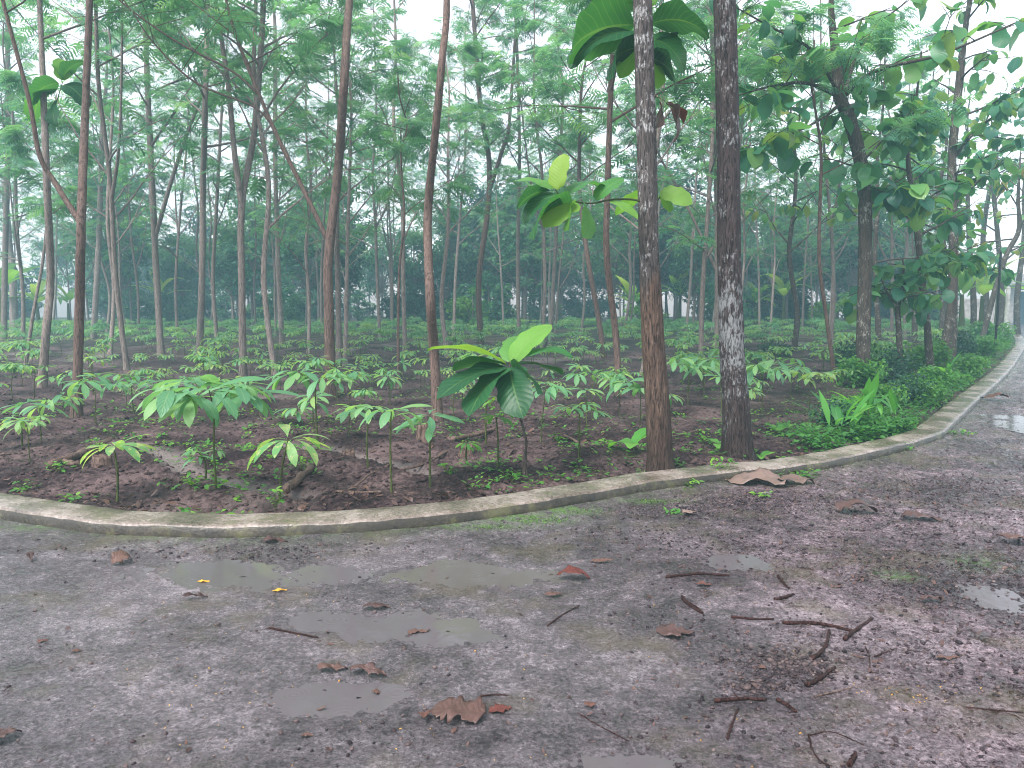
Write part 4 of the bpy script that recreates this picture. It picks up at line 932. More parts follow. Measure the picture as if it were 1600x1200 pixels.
# all farther seedlings as one mass
mass = MB(); stm = MB()
parts = []
for k in (0, 1, 3):
    ch = CH[sprot[k].name]; me = ch[1].data
    v = np.empty(len(me.vertices) * 3); me.vertices.foreach_get('co', v); fidx = np.empty(len(me.loops), np.int32); me.loops.foreach_get('vertex_index', fidx)
    u = np.empty(len(me.vertices) * 3); me.attributes['luv'].data.foreach_get('vector', u); parts.append((v.reshape(-1, 3), fidx.reshape(-1, 4), u.reshape(-1, 3)))
far = ok[near_n:]; fz = zz[near_n:]
for k in range(3):
    sel = list(range(k, len(far), 3)); O = np.array([[far[j][0], far[j][1], fz[j]] for j in sel]); n_ = len(sel)
    a = np.array([r.uniform(0, 6.28) for _ in sel]); Rz = np.stack([np.stack([np.cos(a), -np.sin(a), 0 * a], 1), np.stack([np.sin(a), np.cos(a), 0 * a], 1), np.stack([0 * a, 0 * a, 1 + 0 * a], 1)], 1)
    mass.inst(parts[k], O, Rz, np.array([r.uniform(.6, 1.1) for _ in sel]), np.array([r.uniform(.1, .7) for _ in sel]))
tag(mass.build('seedling_mass', M['seed']), 'continuous low layer of far seedlings fading towards the thicket', 'seedlings', kind='stuff')

# big-leaved sapling in the middle
b = G(822, 748, .05); Yb = b[1]; base = np.array([b[0], b[1], 0.]); root = thing('big_leaved_sapling', base, 'knee-high sapling with huge glossy dark green leaves and a knobbly woody stem in mid-field', 'sapling')
tm = MB(); pts = [P(x, y, Yb) - base for x, y in [(822,752),(820,720),(822,690),(814,655),(806,620),(798,590),(796,565)]]; pts[0][2] = -.05
sp = spline(pts, 6); tube(tm, sp, np.interp(np.linspace(0, 1, len(sp)), [0, .12, .25, 1], [.028, .022, .012, .008]), 9, .5, .35, 4)
for k in range(5): tube(tm, spline([(0, 0, .06), (.05 * math.cos(k * 1.3), .05 * math.sin(k * 1.3), .0), (.12 * math.cos(k * 1.3), .12 * math.sin(k * 1.3), -.08)], 3), np.linspace(.012, .005, 7), 6)
tm.build('stem', M['barkteak'], root); cm = MB()
for (x1, y1, dz, ti, tone, roll, wdt) in [(680,550,.0,0,.75,.15,1.0),(862,516,.1,0,.7,.4,.9),(694,622,-.2,0,.08,-.1,1.0),(735,645,-.3,0,.14,.2,.95),(800,650,-.35,0,.1,.5,.9),(850,618,-.3,0,.1,-.7,.9),(884,562,-.1,2,.3,.2,.7),(720,580,.25,0,.2,.3,.9),(872,586,.25,0,.15,0,.8),(815,530,.4,0,.55,0,.8)]:
    a = P(797, 572, Yb) - base; c = P(x1, y1, Yb + dz) - base; d = c - a; L = np.linalg.norm(d); dr = (.7, 1.4, 1.1)[ti]
    tpl = HUGE[ti]; tv = tpl[0].copy(); tv[:, 1] *= wdt
    cm.inst((tv, tpl[1], tpl[2]), a[None], rotm(math.atan2(d[1], d[0]), math.asin(np.clip(d[2] / L, -1, 1)) + dr * .48, roll), np.array([L * (1.06, 1.22, 1.12)[ti]]), np.array([tone]))
cm.build('foliage', M['tealbig'], root)
# ================================================================== VERGE PLANTS
def clump(seed, H, W, nl, size, mat, name, label, loc, cat='shrub', group='low shrubs along the kerb'):
    r = random.Random(seed); mb = MB(); tm = MB()
    for k in range(10):
        a = r.uniform(0, 6.28); d = W * math.sqrt(r.random()) * .6; z = H * r.uniform(.25, .75); c = (math.cos(a) * d, math.sin(a) * d, z)
        blob_foliage(mb, c, (W * .42, W * .42, H * .32), nl, r, size, (.25, .7)); tube(tm, spline([(c[0] * .3, c[1] * .3, -.02), (c[0] * .7, c[1] * .7, c[2] * .6), c], 3), np.linspace(.007, .003, 7), 5)
    root = thing(name, loc, label, cat, group)
    return reg(root, tm.build('stems', M['stem'], root), mb.build('foliage', M[mat], root))
cl = [clump(801, .5, .5, 110, (.05, .10), 'shrub', 'low_shrub', 'x', (0, 0, 0)), clump(802, .35, .45, 120, (.035, .07), 'shrub', 'low_shrub', 'x', (0, 0, 0)), clump(803, .55, .55, 130, (.04, .08), 'darkleaf', 'low_shrub', 'x', (0, 0, 0))]
LP = [(1300,670,.85,2,'low shrub at the near end of the verge, behind the strap leaves'),(1325,655,.9,0,'low shrub between the strap leaves and the largest teak'),(1360,655,1.,1,'low shrub in front of the largest teak'),(1385,640,1.,0,'round low shrub right of the largest teak'),(1410,632,1.1,2,'dark low shrub below the small teak'),(1440,632,1.0,0,'low shrub nearest the kerb corner'),(1430,612,1.2,1,'low shrub behind the kerb-corner one'),(1465,608,1.1,0,'low shrub at the foot of the crooked teak'),(1490,600,1.1,1,'low shrub beside the kerb past its corner'),(1510,588,1.2,0,'low shrub beside the kerb below the slim trunk'),(1530,575,1.3,1,'low shrub beside the kerb below the black pipe post'),(1555,560,1.5,0,'low shrub beside the kerb under the pale pole'),(1575,548,1.8,1,'low shrub beside the kerb near the road bend'),(1400,598,1.5,2,'taller dark shrub behind the small teak'),(1350,605,1.4,0,'leafy shrub around the foot of the largest teak'),(1320,585,1.6,2,'dark shrub left of the largest teak'),(1440,580,1.8,0,'shrub between small and crooked teaks, farther back'),(1500,560,1.8,2,'dark shrub behind the straight teak'),(1212,560,1.3,2,'round dark bush alone in the field right of the white-patched trunk'),(1545,545,2,1,'bright shrub behind the black pipe post'),(1370,570,2,1,'bright shrub behind the largest teak'),(1585,538,2.2,0,'farthest shrub on the verge by the gateway')]
for i, (px, by, sc, k, lab) in enumerate(LP):
    p = G(px, by, .04); 
    s_ = kerb_sd(np.array([p[0]]), np.array([p[1]]))[0]
    if s_ < .32 * sc + .14: p[:2] += np.array([-1, .35]) * (.32 * sc + .14 - s_)
    put(cl[k], (p[0], p[1], .01), i * 1.7, sc * .82, lab, 'low shrubs along the kerb')
# strap-leaved clump
STR = [leaf_t(.22, 10, 'lance', .7, .4, 0, .15, 1, 1), leaf_t(.26, 10, 'lance', 1.3, .4, 0, .15, 1, 2), leaf_t(.2, 10, 'lance', .3, .4, 0, .15, 1, 3)]
def strap_plant(px, by, n, L, lab, seed):
    r = random.Random(seed); p = G(px, by, .03); cm = MB(); tm = MB()
    for k in range(n):
        a = r.uniform(0, 6.28); o = np.array([r.gauss(0, .07), r.gauss(0, .07), 0]); h = r.uniform(.05, .22)
        tube(tm, [(0, 0, -.04), o * .8, o + [0, 0, h]], [.008, .007, .005], 5)
        cm.inst(STR[k % 3], (o + [0, 0, h * .9])[None], rotm(a, r.uniform(.5, 1.35), r.uniform(-.3, .3)), np.array([L * r.uniform(.7, 1.15)]), np.array([r.uniform(0, .7)]))
    root = thing('strap_leaved_plant', p, lab, 'plant', 'strap-leaved plants on the verge'); tm.build('stem', M['stem'], root); cm.build('leaves', M['strap'], root)
strap_plant(1318, 682, 12, .42, 'strap-leaved clump with arching lime leaves nearest the kerb', 1)
strap_plant(1350, 668, 11, .45, 'tallest strap-leaved clump with a grey-green upright leaf', 2)
strap_plant(1385, 672, 7, .34, 'small strap-leaved plant right of the tall clump', 3)
strap_plant(1290, 668, 6, .36, 'strap-leaved plant leaning left into the field', 4)
strap_plant(1478, 605, 5, .45, 'single upright lime sprout at the foot of the straight teak', 5)
strap_plant(1405, 665, 3, .2, 'small bright sprout among low shrubs near the kerb', 6)

# weeds on kerb and road edge
TINY = [leaf_t(.45, 3, 'lance', .6, .2), leaf_t(.6, 3, 'ovate', .4, .2)]
def weed(px, py, W, H, n, lab, seed, z=0.0, size=(.03, .06)):
    r = random.Random(seed); p = G(px, py, z); cm = MB()
    for k in range(n):
        a = r.uniform(0, 6.28); d = W * math.sqrt(r.random()); o = np.array([math.cos(a) * d, math.sin(a) * d * .6, r.uniform(.1, 1) * H])
        cm.inst(TINY[k % 2], o[None], rotm(r.uniform(0, 6.28), r.uniform(-.2, .9), r.uniform(-.4, .4)), np.array([r.uniform(*size)]), np.array([r.uniform(.2, 1)]))
    tm = MB()
    for k in range(6): a = k; tube(tm, [(0, 0, -.02), (math.cos(a) * W * .6, math.sin(a) * W * .4, H * .7)], [.003, .0015], 4)
    root = thing('weed', p, lab, 'weed', 'weeds at the kerb'); cm.build('leaves', M['weed'], root); tm.build('stem', M['stem'], root)
weed(430, 792, .06, .12, 22, 'little leafy weed growing on top of the kerb below the speckled seedling', 1, .1)
weed(1130, 745, .11, .16, 60, 'bright weed spilling over the kerb by the white-patched trunk', 2, .03)
weed(1235, 745, .22, .06, 110, 'flat spreading weed on the road beside the big pale dead leaf', 3)
weed(1065, 762, .16, .06, 60, 'low weed tuft at the kerb foot below the flaking trunk', 4)
weed(245, 833, .12, .05, 24, 'weed tuft at the kerb foot on the left', 5)
weed(300, 822, .03, .08, 14, 'tiny upright weed against the left kerb face', 6)
weed(55, 815, .06, .04, 16, 'small weed at the kerb foot near the left edge', 7)
weed(1408, 706, .12, .09, 40, 'weed tuft under the kerb corner', 8)
weed(1345, 716, .06, .05, 20, 'tiny weed left of the kerb-corner tuft', 9)
weed(1500, 680, .15, .06, 40, 'weed patch on the road side beyond the kerb corner', 10)
weed(1050, 803, .05, .03, 14, 'small flat weed in the gravel', 11)
weed(1190, 775, .08, .03, 20, 'weed leaves under the big pale dead leaf', 12)
for i, (px, by, W, lab) in enumerate([(90,735,.12,'weed patch in soil near the left kerb'), (40,765,.1,'weed patch by the kerb at the left edge'), (205,690,.14,'weed patch beside the muddy runnel'), (300,760,.07,'small weed by the foot of the bushy seedling'), (470,730,.1,'weed patch right of the speckled seedling'), (800,750,.08,'weed at the foot of the big-leaved sapling'), (870,690,.1,'weed patch left of the flaking trunk'), (950,700,.07,'small pale weed left of the two-leaved sprout'), (1100,690,.08,'weed between the big trunks'), (1240,690,.16,'weed patch left of the strap-leaved clump'), (1270,675,.16,'weed mat against the strap-leaved clump'), (700,740,.06,'small weed left of the big-leaved sapling'), (150,700,.1,'weed patch behind the star-shaped seedling')]):
    p = G(px, by, .04); weed(px, by, W, .08, 26, lab, 40 + i, float(soil_z(p[0], p[1])), (.03, .07))

# tiny weeds and moss, too many to count
r = random.Random(99); mb = MB(); pts = []
while len(pts) < 4200:
    Yd = 5.2 * (28 / 5.2) ** r.random(); pts.append((r.uniform(-.74, .66) * Yd, Yd))
pts = np.array(pts); s_ = kerb_sd(pts[:, 0], pts[:, 1]); f_ = fbm(pts[:, 0] * .9, pts[:, 1] * .9, 71)
vr = (pts[:, 0] > 2.4) & (s_ < 2.2)
pts = pts[(s_ > .3) & ((f_ > .0) | vr)]; z_ = soil_z(pts[:, 0], pts[:, 1])
for rep in range(5):
    n_ = len(pts); O = np.column_stack([pts + rng.normal(0, .03, (n_, 2)), z_ + rng.uniform(.0, .05, n_)])
    mb.inst(TINY[rep % 2], O, rotm(rng.uniform(0, 6.28, n_), rng.uniform(-.1, .8, n_), rng.uniform(-.4, .4, n_)), rng.uniform(.025, .07, n_), rng.uniform(.2, .9, n_))
kk = np.where((KF[:, 0] > 3.3) & (KF[:, 1] < 34))[0]; nv = 3600; ki = kk[(len(kk) * rng.random(nv) ** 1.1).astype(int)]; off = KW + .03 + np.abs(rng.normal(0, .33, nv)) * np.clip(KF[ki, 1] / 9, .6, 2)
XY = KF[ki] + KN[ki] * off[:, None] + rng.normal(0, .08, (nv, 2)); f_ = fbm(XY[:, 0] * 1.5, XY[:, 1] * 1.5, 72); mk_ = (kerb_sd(XY[:, 0], XY[:, 1]) > .2) & ((f_ > -.15) | (XY[:, 1] > 9)); XY = XY[mk_]; zz_ = soil_z(XY[:, 0], XY[:, 1])
for rep_ in range(4):
    n_ = len(XY); O = np.column_stack([XY + rng.normal(0, .05, (n_, 2)), zz_ + rng.uniform(.0, .16, n_)])
    mb.inst(TINY[rep_ % 2], O, rotm(rng.uniform(0, 6.28, n_), rng.uniform(-.2, .9, n_), rng.uniform(-.5, .5, n_)), rng.uniform(.03, .075, n_), rng.uniform(0, .45, n_))
tag(mb.build('ground_weeds', M['weed']), 'tiny scattered weeds sprouting from the field soil', 'weeds', kind='stuff')
mb = MB(); O = []
for (px, py, rx, ry, n_) in [(810,812,.28,.10,900), (880,800,.2,.07,600), (740,825,.2,.04,250), (370,842,.18,.04,250), (1020,785,.2,.05,200), (150,832,.3,.03,120)]:
    c = G(px, py); O.append(np.column_stack([c[0] + rng.normal(0, rx * .6, n_), c[1] + rng.normal(0, ry * .6, n_)]))
O = np.concatenate(O); O = O[kerb_sd(O[:, 0], O[:, 1]) < -.17]; n_ = len(O); O = np.column_stack([O, road_z(O[:, 0], O[:, 1]) + .004])
mb.inst(TINY[0], O, rotm(rng.uniform(0, 6.28, n_), rng.uniform(.1, 1.2, n_), rng.uniform(-.5, .5, n_)), rng.uniform(.008, .022, n_), rng.uniform(.3, 1, n_))
tag(mb.build('moss', M['moss']), 'bright green moss on the road edge below the kerb', 'moss', kind='stuff')

# ================================================================== STONES, LITTER
def stone_t(seed):
    r = np.random.default_rng(seed); n, m = 6, 4; V = []
    for i in range(m + 1):
        ph = math.pi * i / m
        for j in range(n):
            a = 2 * math.pi * j / n; q = 1 + r.uniform(-.18, .18); V.append([math.sin(ph) * math.cos(a) * q, math.sin(ph) * math.sin(a) * q * .75, math.cos(ph) * .5 * q])
    return np.array(V), grid_faces(m + 1, n, True), np.zeros((len(V), 3))
ST = [stone_t(k) for k in range(4)]
def scatter(mb, XY, zf, size, tones, tpls, sink=.2, flat=True):
    XY = np.asarray(XY); n_ = len(XY); idx = rng.integers(0, len(tpls), n_); s = rng.uniform(*size, n_) * rng.uniform(.6, 1.3, n_)
    O = np.column_stack([XY, zf(XY[:, 0], XY[:, 1]) + s * sink]); RM = rotm(rng.uniform(0, 6.28, n_), rng.uniform(-.25, .25, n_), rng.uniform(-.3, .3, n_)); tn = rng.uniform(*tones, n_)
    for k in range(len(tpls)):
        m = idx == k; mb.inst(tpls[k], O[m], RM[m], s[m], tn[m])
def gauss_at(px, py, rx, ry, n): c = G(px, py); return np.column_stack([rng.normal(c[0], rx, n), rng.normal(c[1], ry, n)])
mb = MB(); XY = []
for a in [(330,852,.45,.10,420), (400,868,.3,.10,160), (1130,785,.45,.16,700), (1000,800,.4,.12,220), (1235,1040,.13,.09,330), (1180,1070,.10,.05,120), (1080,850,.3,.15,160), (900,830,.4,.08,140), (1450,760,.7,.3,500), (1350,850,.5,.3,420), (1500,900,.5,.35,450), (180,835,.4,.05,120), (650,840,.5,.06,120), (1300,1000,.35,.2,260)]: XY.append(gauss_at(*a))
Yr = .95 * (14 / .95) ** rng.random(16000); Xr = rng.uniform(-.7, .72, 16000) * Yr; pr = np.clip((Xr / Yr + .4) * 1.0, .12, 1) * np.clip(fbm(Xr * 1.6, Yr * 1.6, 88) * 1.6 + .5, .1, 1); m = rng.random(16000) < pr; XY.append(np.column_stack([Xr[m], Yr[m]]))
XY = np.concatenate(XY); XY = XY[(kerb_sd(XY[:, 0], XY[:, 1]) < -.18) & (XY[:, 1] > .8)]
scatter(mb, XY, road_z, (.0025, .011), (0, .9), ST)
XY = np.concatenate([gauss_at(330, 855, .5, .10, 260), gauss_at(1130, 785, .45, .15, 420), gauss_at(1235, 1040, .11, .08, 170), gauss_at(1185, 1075, .08, .03, 50), gauss_at(1000, 800, .4, .1, 110), gauss_at(1450, 800, .8, .35, 420), gauss_at(1530, 930, .3, .4, 160), gauss_at(1080, 850, .4, .2, 90), gauss_at(430, 850, .2, .1, 60)])
XY = XY[kerb_sd(XY[:, 0], XY[:, 1]) < -.18]; scatter(mb, XY, road_z, (.006, .015), (0, .74), ST, .25)
tag(mb.build('gravel', M['stone']), 'wet dark gravel strewn over the road', 'gravel', kind='stuff')
mb = MB(); Yr = 5.2 * (22 / 5.2) ** rng.random(9000); Xr = rng.uniform(-.72, .66, 9000) * Yr; XY = np.column_stack([Xr, Yr]); XY = XY[kerb_sd(Xr, Yr) > .2]
scatter(mb, XY, soil_z, (.006, .030), (0, .7), ST, .1)
tag(mb.build('soil_clods', M['clod']), 'dark clods lying on the field soil', 'clods', kind='stuff')
CHIP = [leaf_t(.5, 4, 'ovate', .9, .5, .3, 0, 1, 3), leaf_t(.35, 4, 'lance', -.6, .5, .4, 0, 1, 5), leaf_t(.14, 3, 'strap', .2, .3)]
mb = MB(); XY = []
for a in [(1400,760,1.0,.5,700), (1300,780,.6,.3,400), (1450,900,.6,.4,560), (1550,780,.5,.5,400), (1120,770,.6,.12,140), (1200,900,.5,.3,160), (350,850,.6,.12,90), (900,870,.5,.2,90), (1250,1040,.4,.2,120), (1560,650,.8,1.2,200)]: XY.append(gauss_at(*a))
Yr = .95 * (9 / .95) ** rng.random(900); XY.append(np.column_stack([rng.uniform(-.68, .7, 900) * Yr, Yr])); ki = rng.integers(20, len(KF) - 30, 700); XY.append(KF[ki] - KN[ki] * (np.abs(rng.normal(0, .16, 700)) + .02)[:, None] + rng.normal(0, .05, (700, 2)))
XY = np.concatenate(XY); XY = XY[(kerb_sd(XY[:, 0], XY[:, 1]) < -.18) & (XY[:, 1] > .8)]
scatter(mb, XY, road_z, (.010, .042), (0, .62), CHIP, .12)
ki = rng.integers(20, len(KF) - 30, 900); XY = KF[ki] + KN[ki] * (KW + np.abs(rng.normal(0, .25, 900)) + .02)[:, None] + rng.normal(0, .05, (900, 2)); XY = XY[kerb_sd(XY[:, 0], XY[:, 1]) > .17]
scatter(mb, XY, soil_z, (.02, .10), (0, .62), CHIP, .2)
Yr = 5.3 * (24 / 5.3) ** rng.random(4200); Xr = rng.uniform(-.72, .6, 4200) * Yr; XY = np.column_stack([Xr, Yr]); XY = XY[kerb_sd(Xr, Yr) > .2]
scatter(mb, XY, soil_z, (.02, .09), (0, .7), CHIP, .12)
tag(mb.build('leaf_litter', M['dry']), 'small brown leaf scraps and chips littering road and soil', 'litter', kind='stuff')
mb = MB(); Yr = 1.0 * (4 / 1.0) ** rng.random(300); XY = np.column_stack([rng.uniform(-.62, .6, 300) * Yr, Yr]); XY = np.concatenate([XY, gauss_at(1420, 1085, .12, .07, 50), gauss_at(330, 1080, .25, .1, 50)])
scatter(mb, XY[XY[:, 1] > .9], road_z, (.004, .011), (0, 1), [TINY[0]], .3)
tag(mb.build('fallen_leaflets', M['yellow']), 'tiny pale yellow leaflets stuck to the wet road', 'leaflets', kind='stuff')

# individual dead leaves
def dead_leaf(px, py, wpx, lab, seed, mat='dry', tone=.4, prof='ovate', W=.6, droop=.9, yaw=None, ruff=.5, pitch=.25, roll=0, z0=None, zf=road_z):
    r = random.Random(seed); p = G(px, py, 0); L = wpx * p[1] / F_PX * .9
    if seed not in (4, 9, 12, 18, 28): droop *= .5; pitch *= .35
    V, F, U = leaf_t(W, 22, prof, droop, .35, ruff, .0, 4, seed)
    V[:, 1] *= 1 + .35 * fbm(U[:, 1] * 7 + seed, np.sign(U[:, 0]) * 3, seed, 4) + .35 * fbm(U[:, 1] * 24, np.sign(U[:, 0]) * 3 + seed, seed, 2)
    n = fbm(V[:, 0] * 4 + seed, V[:, 1] * 4, seed, 3); V = V.copy(); V[:, 2] += n * .10 + .03 * fbm(V[:, 0] * 14, V[:, 1] * 14 + seed, seed + 1, 3); V[:, 0] -= V[:, 0].mean()
    Vw = (V @ rotm(yaw if yaw is not None else r.uniform(0, 6.28), pitch, roll)[0].T) * L
    Vw[:, 2] -= Vw[:, 2].min()
    mb = MB(); mb.add(Vw, F, tone, U)
    mb2 = MB()
    o = mb.build('dead_leaf', M[mat], loc=(p[0], p[1], (float(zf(p[0], p[1])) if z0 is None else z0) + .002)); tag(o, lab, 'dead leaf', 'dead leaves on the ground')
    sm = o.modifiers.new('thickness', 'SOLIDIFY'); sm.thickness = .0012
dead_leaf(715,1118,105,'largest crumpled brown dead leaf at the bottom middle of the road',1,W=.8,tone=.45,yaw=2.9,prof='round',ruff=.3,droop=.3,pitch=.1)
dead_leaf(782,1112,45,'red scrap of leaf touching the largest crumpled leaf',2,tone=.95,yaw=.4,droop=.5,pitch=.2)
dead_leaf(663,1122,36,'orange-brown curl on the left side of the largest crumpled leaf',3,tone=.75,yaw=1.7,droop=1.5)
dead_leaf(184,882,48,'orange-brown leaf standing half curled below the left kerb',4,tone=.66,yaw=.5,droop=2.2,pitch=.9,roll=.6)
dead_leaf(6,1155,60,'brown leaf cut by the left edge of the picture',5,tone=.3,yaw=.9)
dead_leaf(520,1046,55,'reddish crumpled leaf at the rim of the puddle, left half',6,tone=.5,yaw=.1,ruff=1.0,W=.4)
dead_leaf(575,1052,70,'reddish crumpled leaf at the rim of the puddle, right half',7,tone=.35,yaw=-.2,ruff=1.0,W=.4)
dead_leaf(588,950,50,'small dark red leaf above the puddle',8,tone=.2,yaw=.1,W=.4)
dead_leaf(890,905,62,'red and orange leaf arched on the middle of the road',9,tone=1.0,yaw=.05,W=.5,droop=1.4,pitch=.6)
dead_leaf(865,933,36,'small pinkish-brown leaf below the red arched one',10,tone=.5,yaw=.3,W=.4)
dead_leaf(1055,990,72,'flat brown leaf with a dark rib left of the sticks',11,tone=.3,yaw=.1,W=.6,droop=.5)
dead_leaf(1328,803,78,'brown arched leaf in the muddy right side of the road',12,tone=.3,yaw=.0,W=.5,droop=1.6,pitch=.75)
dead_leaf(1180,757,112,'very large pale grey pleated dead leaf below the kerb',13,'drygrey',tone=.5,yaw=3.1,W=.55,droop=.7,pitch=.3,ruff=.4)
dead_leaf(1245,757,70,'smaller grey dead leaf overlapping the very large pale one',14,'drygrey',tone=.1,yaw=.1,W=.5,droop=.6)
dead_leaf(1440,814,70,'greyish brown leaf flattened into mud at the right',15,tone=.3,yaw=-.2,W=.45,droop=.8)
dead_leaf(1585,852,60,'reddish leaf at the right edge of the picture',16,tone=.45,yaw=-.4,W=.5)
dead_leaf(1548,628,55,'tan leaf lying against the far kerb',17,tone=.72,yaw=2.6,W=.4,droop=1.2)
dead_leaf(922,1106,24,'small orange seed-like leaf alone on the road',18,tone=.75,yaw=1.4,W=.8,droop=1.0,ruff=.2)
dead_leaf(67,1002,18,'small rust-brown curl in the left foreground',19,tone=.8,yaw=1.,W=.8)
dead_leaf(120,1018,18,'small rust-brown curl right of a similar one in the left foreground',20,tone=.7,yaw=.4,W=.7)
dead_leaf(437,923,26,'bright yellow leaflet on the left part of the road',21,'yellow',tone=.2,yaw=.1,W=.4,droop=.4)
dead_leaf(318,908,22,'pale yellow leaflet left of the bright yellow one',22,'yellow',tone=.7,yaw=.1,W=.35,droop=.4)
dead_leaf(48,876,34,'dark narrow leaf near the left edge below the kerb',23,tone=.1,yaw=-.9,W=.3,droop=1.5)
dead_leaf(305,935,44,'dark narrow leaf curled on the wet road at left',24,tone=.02,yaw=.3,W=.25,droop=1.6,pitch=.6)
dead_leaf(655,986,40,'flat tan leaf at the puddle edge',25,tone=.6,yaw=.2,W=.4,droop=.3)
dead_leaf(1455,942,46,'brown twisted leaf right of the sticks',26,tone=.3,yaw=.2,W=.35,ruff=.9)
dead_leaf(1480,1032,46,'tan narrow leaf in the right foreground',27,tone=.66,yaw=.1,W=.25,droop=.3)
dead_leaf(588,1078,18,'round orange curl floating in the puddle',28,tone=.7,yaw=.1,W=.8,droop=1.4)
dead_leaf(1078,806,34,'pale tan leaf in the gravel below the kerb',29,'drygrey',tone=.9,yaw=.6,W=.6)
dead_leaf(430,850,44,'dark reddish leaf in the gravel below the left kerb',30,tone=.2,yaw=.1,W=.5,ruff=.9)
dead_leaf(200,838,50,'long brown leaf against the left kerb foot',31,tone=.25,yaw=.25,W=.35,droop=1.)
dead_leaf(820,780,50,'dark brown leaf in the soil left of the kerb near the sapling',32,tone=.1,yaw=.4,z0=.05)
dead_leaf(1100,915,30,'small red scrap left of the thin straight stick',33,tone=.8,yaw=.2,W=.5)
dead_leaf(480,1150,22,'tiny tan curl in the bottom left foreground',34,tone=.6,yaw=.2,W=.6)
dead_leaf(940,880,44,'long tan leaf right of the red arched leaf',35,tone=.62,yaw=.05,W=.3,droop=.4)
# sticks
def stick(pp, w, lab, seed, mat='stick', zf=road_z, name='stick', grp='broken sticks on the road'):
    r = random.Random(seed); pts = [G(x, y, 0) for x, y in pp]; s = pts[0][1] / F_PX; rad = w * s / 2 * .66
    c = pts[0].copy(); sp = spline(pts, 6); sp = sp + np.array([[r.gauss(0, rad * .22), r.gauss(0, rad * .22), 0] for _ in sp])
    sp[:, 2] = zf(sp[:, 0], sp[:, 1]).mean() + rad * .95; sp = sp - np.array([c[0], c[1], 0])
    mb = MB(); n = len(sp); rr = rad * np.array([r.uniform(.8, 1.2) for _ in range(n)]) * np.linspace(1.15, .75, n); 
    e0 = sp[0] - (sp[1] - sp[0]) * .02; e1 = sp[-1] + (sp[-1] - sp[-2]) * .02
    tube(mb, np.vstack([e0, sp, e1]), np.concatenate([[rad * .1], rr, [rad * .1]]), 8, .5, .25, seed)
    if len(pp) > 0 and w > 5:
        j = n // 2; tube(mb, [sp[j], sp[j] + np.array([r.uniform(-.02, .02), r.uniform(-.02, .02), .008])], [rad * .5, rad * .3], 6)
    o = mb.build(name, M[mat], loc=(c[0], c[1], 0)); tag(o, lab, 'stick', grp)
stick([(1115,1097),(1155,1094),(1197,1095)], 10, 'thick dark stick lying level at the bottom of the stick scatter', 1)
stick([(1213,1094),(1230,1103),(1245,1114)], 9, 'short thick stick just right of the level thick one', 2)
stick([(1261,1072),(1283,1060),(1305,1044)], 11, 'thick split reddish stick slanting up right', 3)
stick([(1269,1030),(1287,1015),(1293,1000),(1295,985)], 9, 'bent stick dropping from the long one', 4)
stick([(1223,974),(1280,976),(1335,988)], 8, 'long straight pale-topped stick at the centre of the scatter', 5)
stick([(1319,1000),(1340,985),(1362,968)], 9, 'stick slanting up right at the end of the long one', 6)
stick([(1142,964),(1175,967),(1209,967)], 6, 'thin stick left of the long one', 7)
stick([(1041,903),(1090,898),(1140,901)], 6, 'thin straight stick farthest up the road', 8)
stick([(1216,901),(1224,911),(1233,920)], 6, 'short thin stick below the muddy patch', 9)
stick([(1211,938),(1225,935),(1239,930)], 8, 'stubby broken stick above the long one', 10)
stick([(1066,933),(1075,945),(1098,959)], 7, 'crooked twig above the flat brown leaf', 11)
stick([(1367,1027),(1385,1020),(1401,1014)], 4, 'thin twig right of the stick scatter', 12)
stick([(1352,1010),(1358,1025),(1359,1044)], 3, 'fine curved twig beside the thin twig', 13)
stick([(1273,1088),(1300,1082),(1332,1074)], 4, 'yellowish straw-like stick under the split one', 14, 'log')
stick([(1263,1149),(1268,1170),(1280,1188),(1300,1199)], 4, 'fine dark curved twig near the bottom edge', 15)
stick([(1328,1199),(1332,1190),(1337,1180)], 13, 'thick stub cut by the bottom edge', 16)
stick([(421,980),(460,988),(497,995)], 5, 'thin brown twig alone on the left half of the road', 17)
stick([(1509,1108),(1550,1112),(1598,1116)], 4, 'fine dark twig at the right edge', 18)
stick([(1137,1154),(1143,1135),(1153,1108)], 6, 'twig pointing down from the thick level stick', 19)
stick([(902,1115),(935,1135),(983,1160)], 3, 'fine straight twig right of the orange seed-like leaf', 20)
stick([(1065,935),(1090,950),(1100,962)], 4, 'fine twig crossing the crooked one', 21)
stick([(520,1135),(560,1100),(575,1098)], 3, 'fine twig by the bottom-left puddle', 22) if False else None
stick([(750,1090),(775,1088),(796,1089)], 4, 'dark stalk above the largest crumpled leaf', 23)
stick([(855,980),(880,962),(905,948)], 4, 'dark twig in a road crack, middle of the road', 24)
stick([(1263,1150),(1300,1145),(1350,1165)], 3, 'fine arching twig in the bottom right', 25)
# wood in the field
stick([(448,782),(470,762),(492,740)], 20, 'short dead log leaning in the soil beside the speckled seedling', 31, 'log', lambda x, y: soil_z(x, y) + .01, 'dead_log', 'dead wood in the field')
stick([(80,742),(130,722),(175,700)], 24, 'split dead log at the far left of the field', 32, 'log', soil_z, 'dead_log', 'dead wood in the field')
stick([(100,735),(125,738),(160,716)], 14, 'pale splinter lying against the split log', 33, 'log', lambda x, y: soil_z(x, y) + .02, 'dead_log', 'dead wood in the field')
stick([(525,785),(560,787),(598,786)], 6, 'yellowish root-like stick along the kerb mid-left', 34, 'log', soil_z, 'stick', 'dead wood in the field')
stick([(600,745),(660,735),(720,700)], 6, 'long thin branch lying behind the kerb seedlings', 35, 'log', soil_z, 'stick', 'dead wood in the field')
stick([(700,700),(740,692),(790,676)], 12, 'fallen pale branch mid-field', 36, 'log', soil_z, 'stick', 'dead wood in the field')
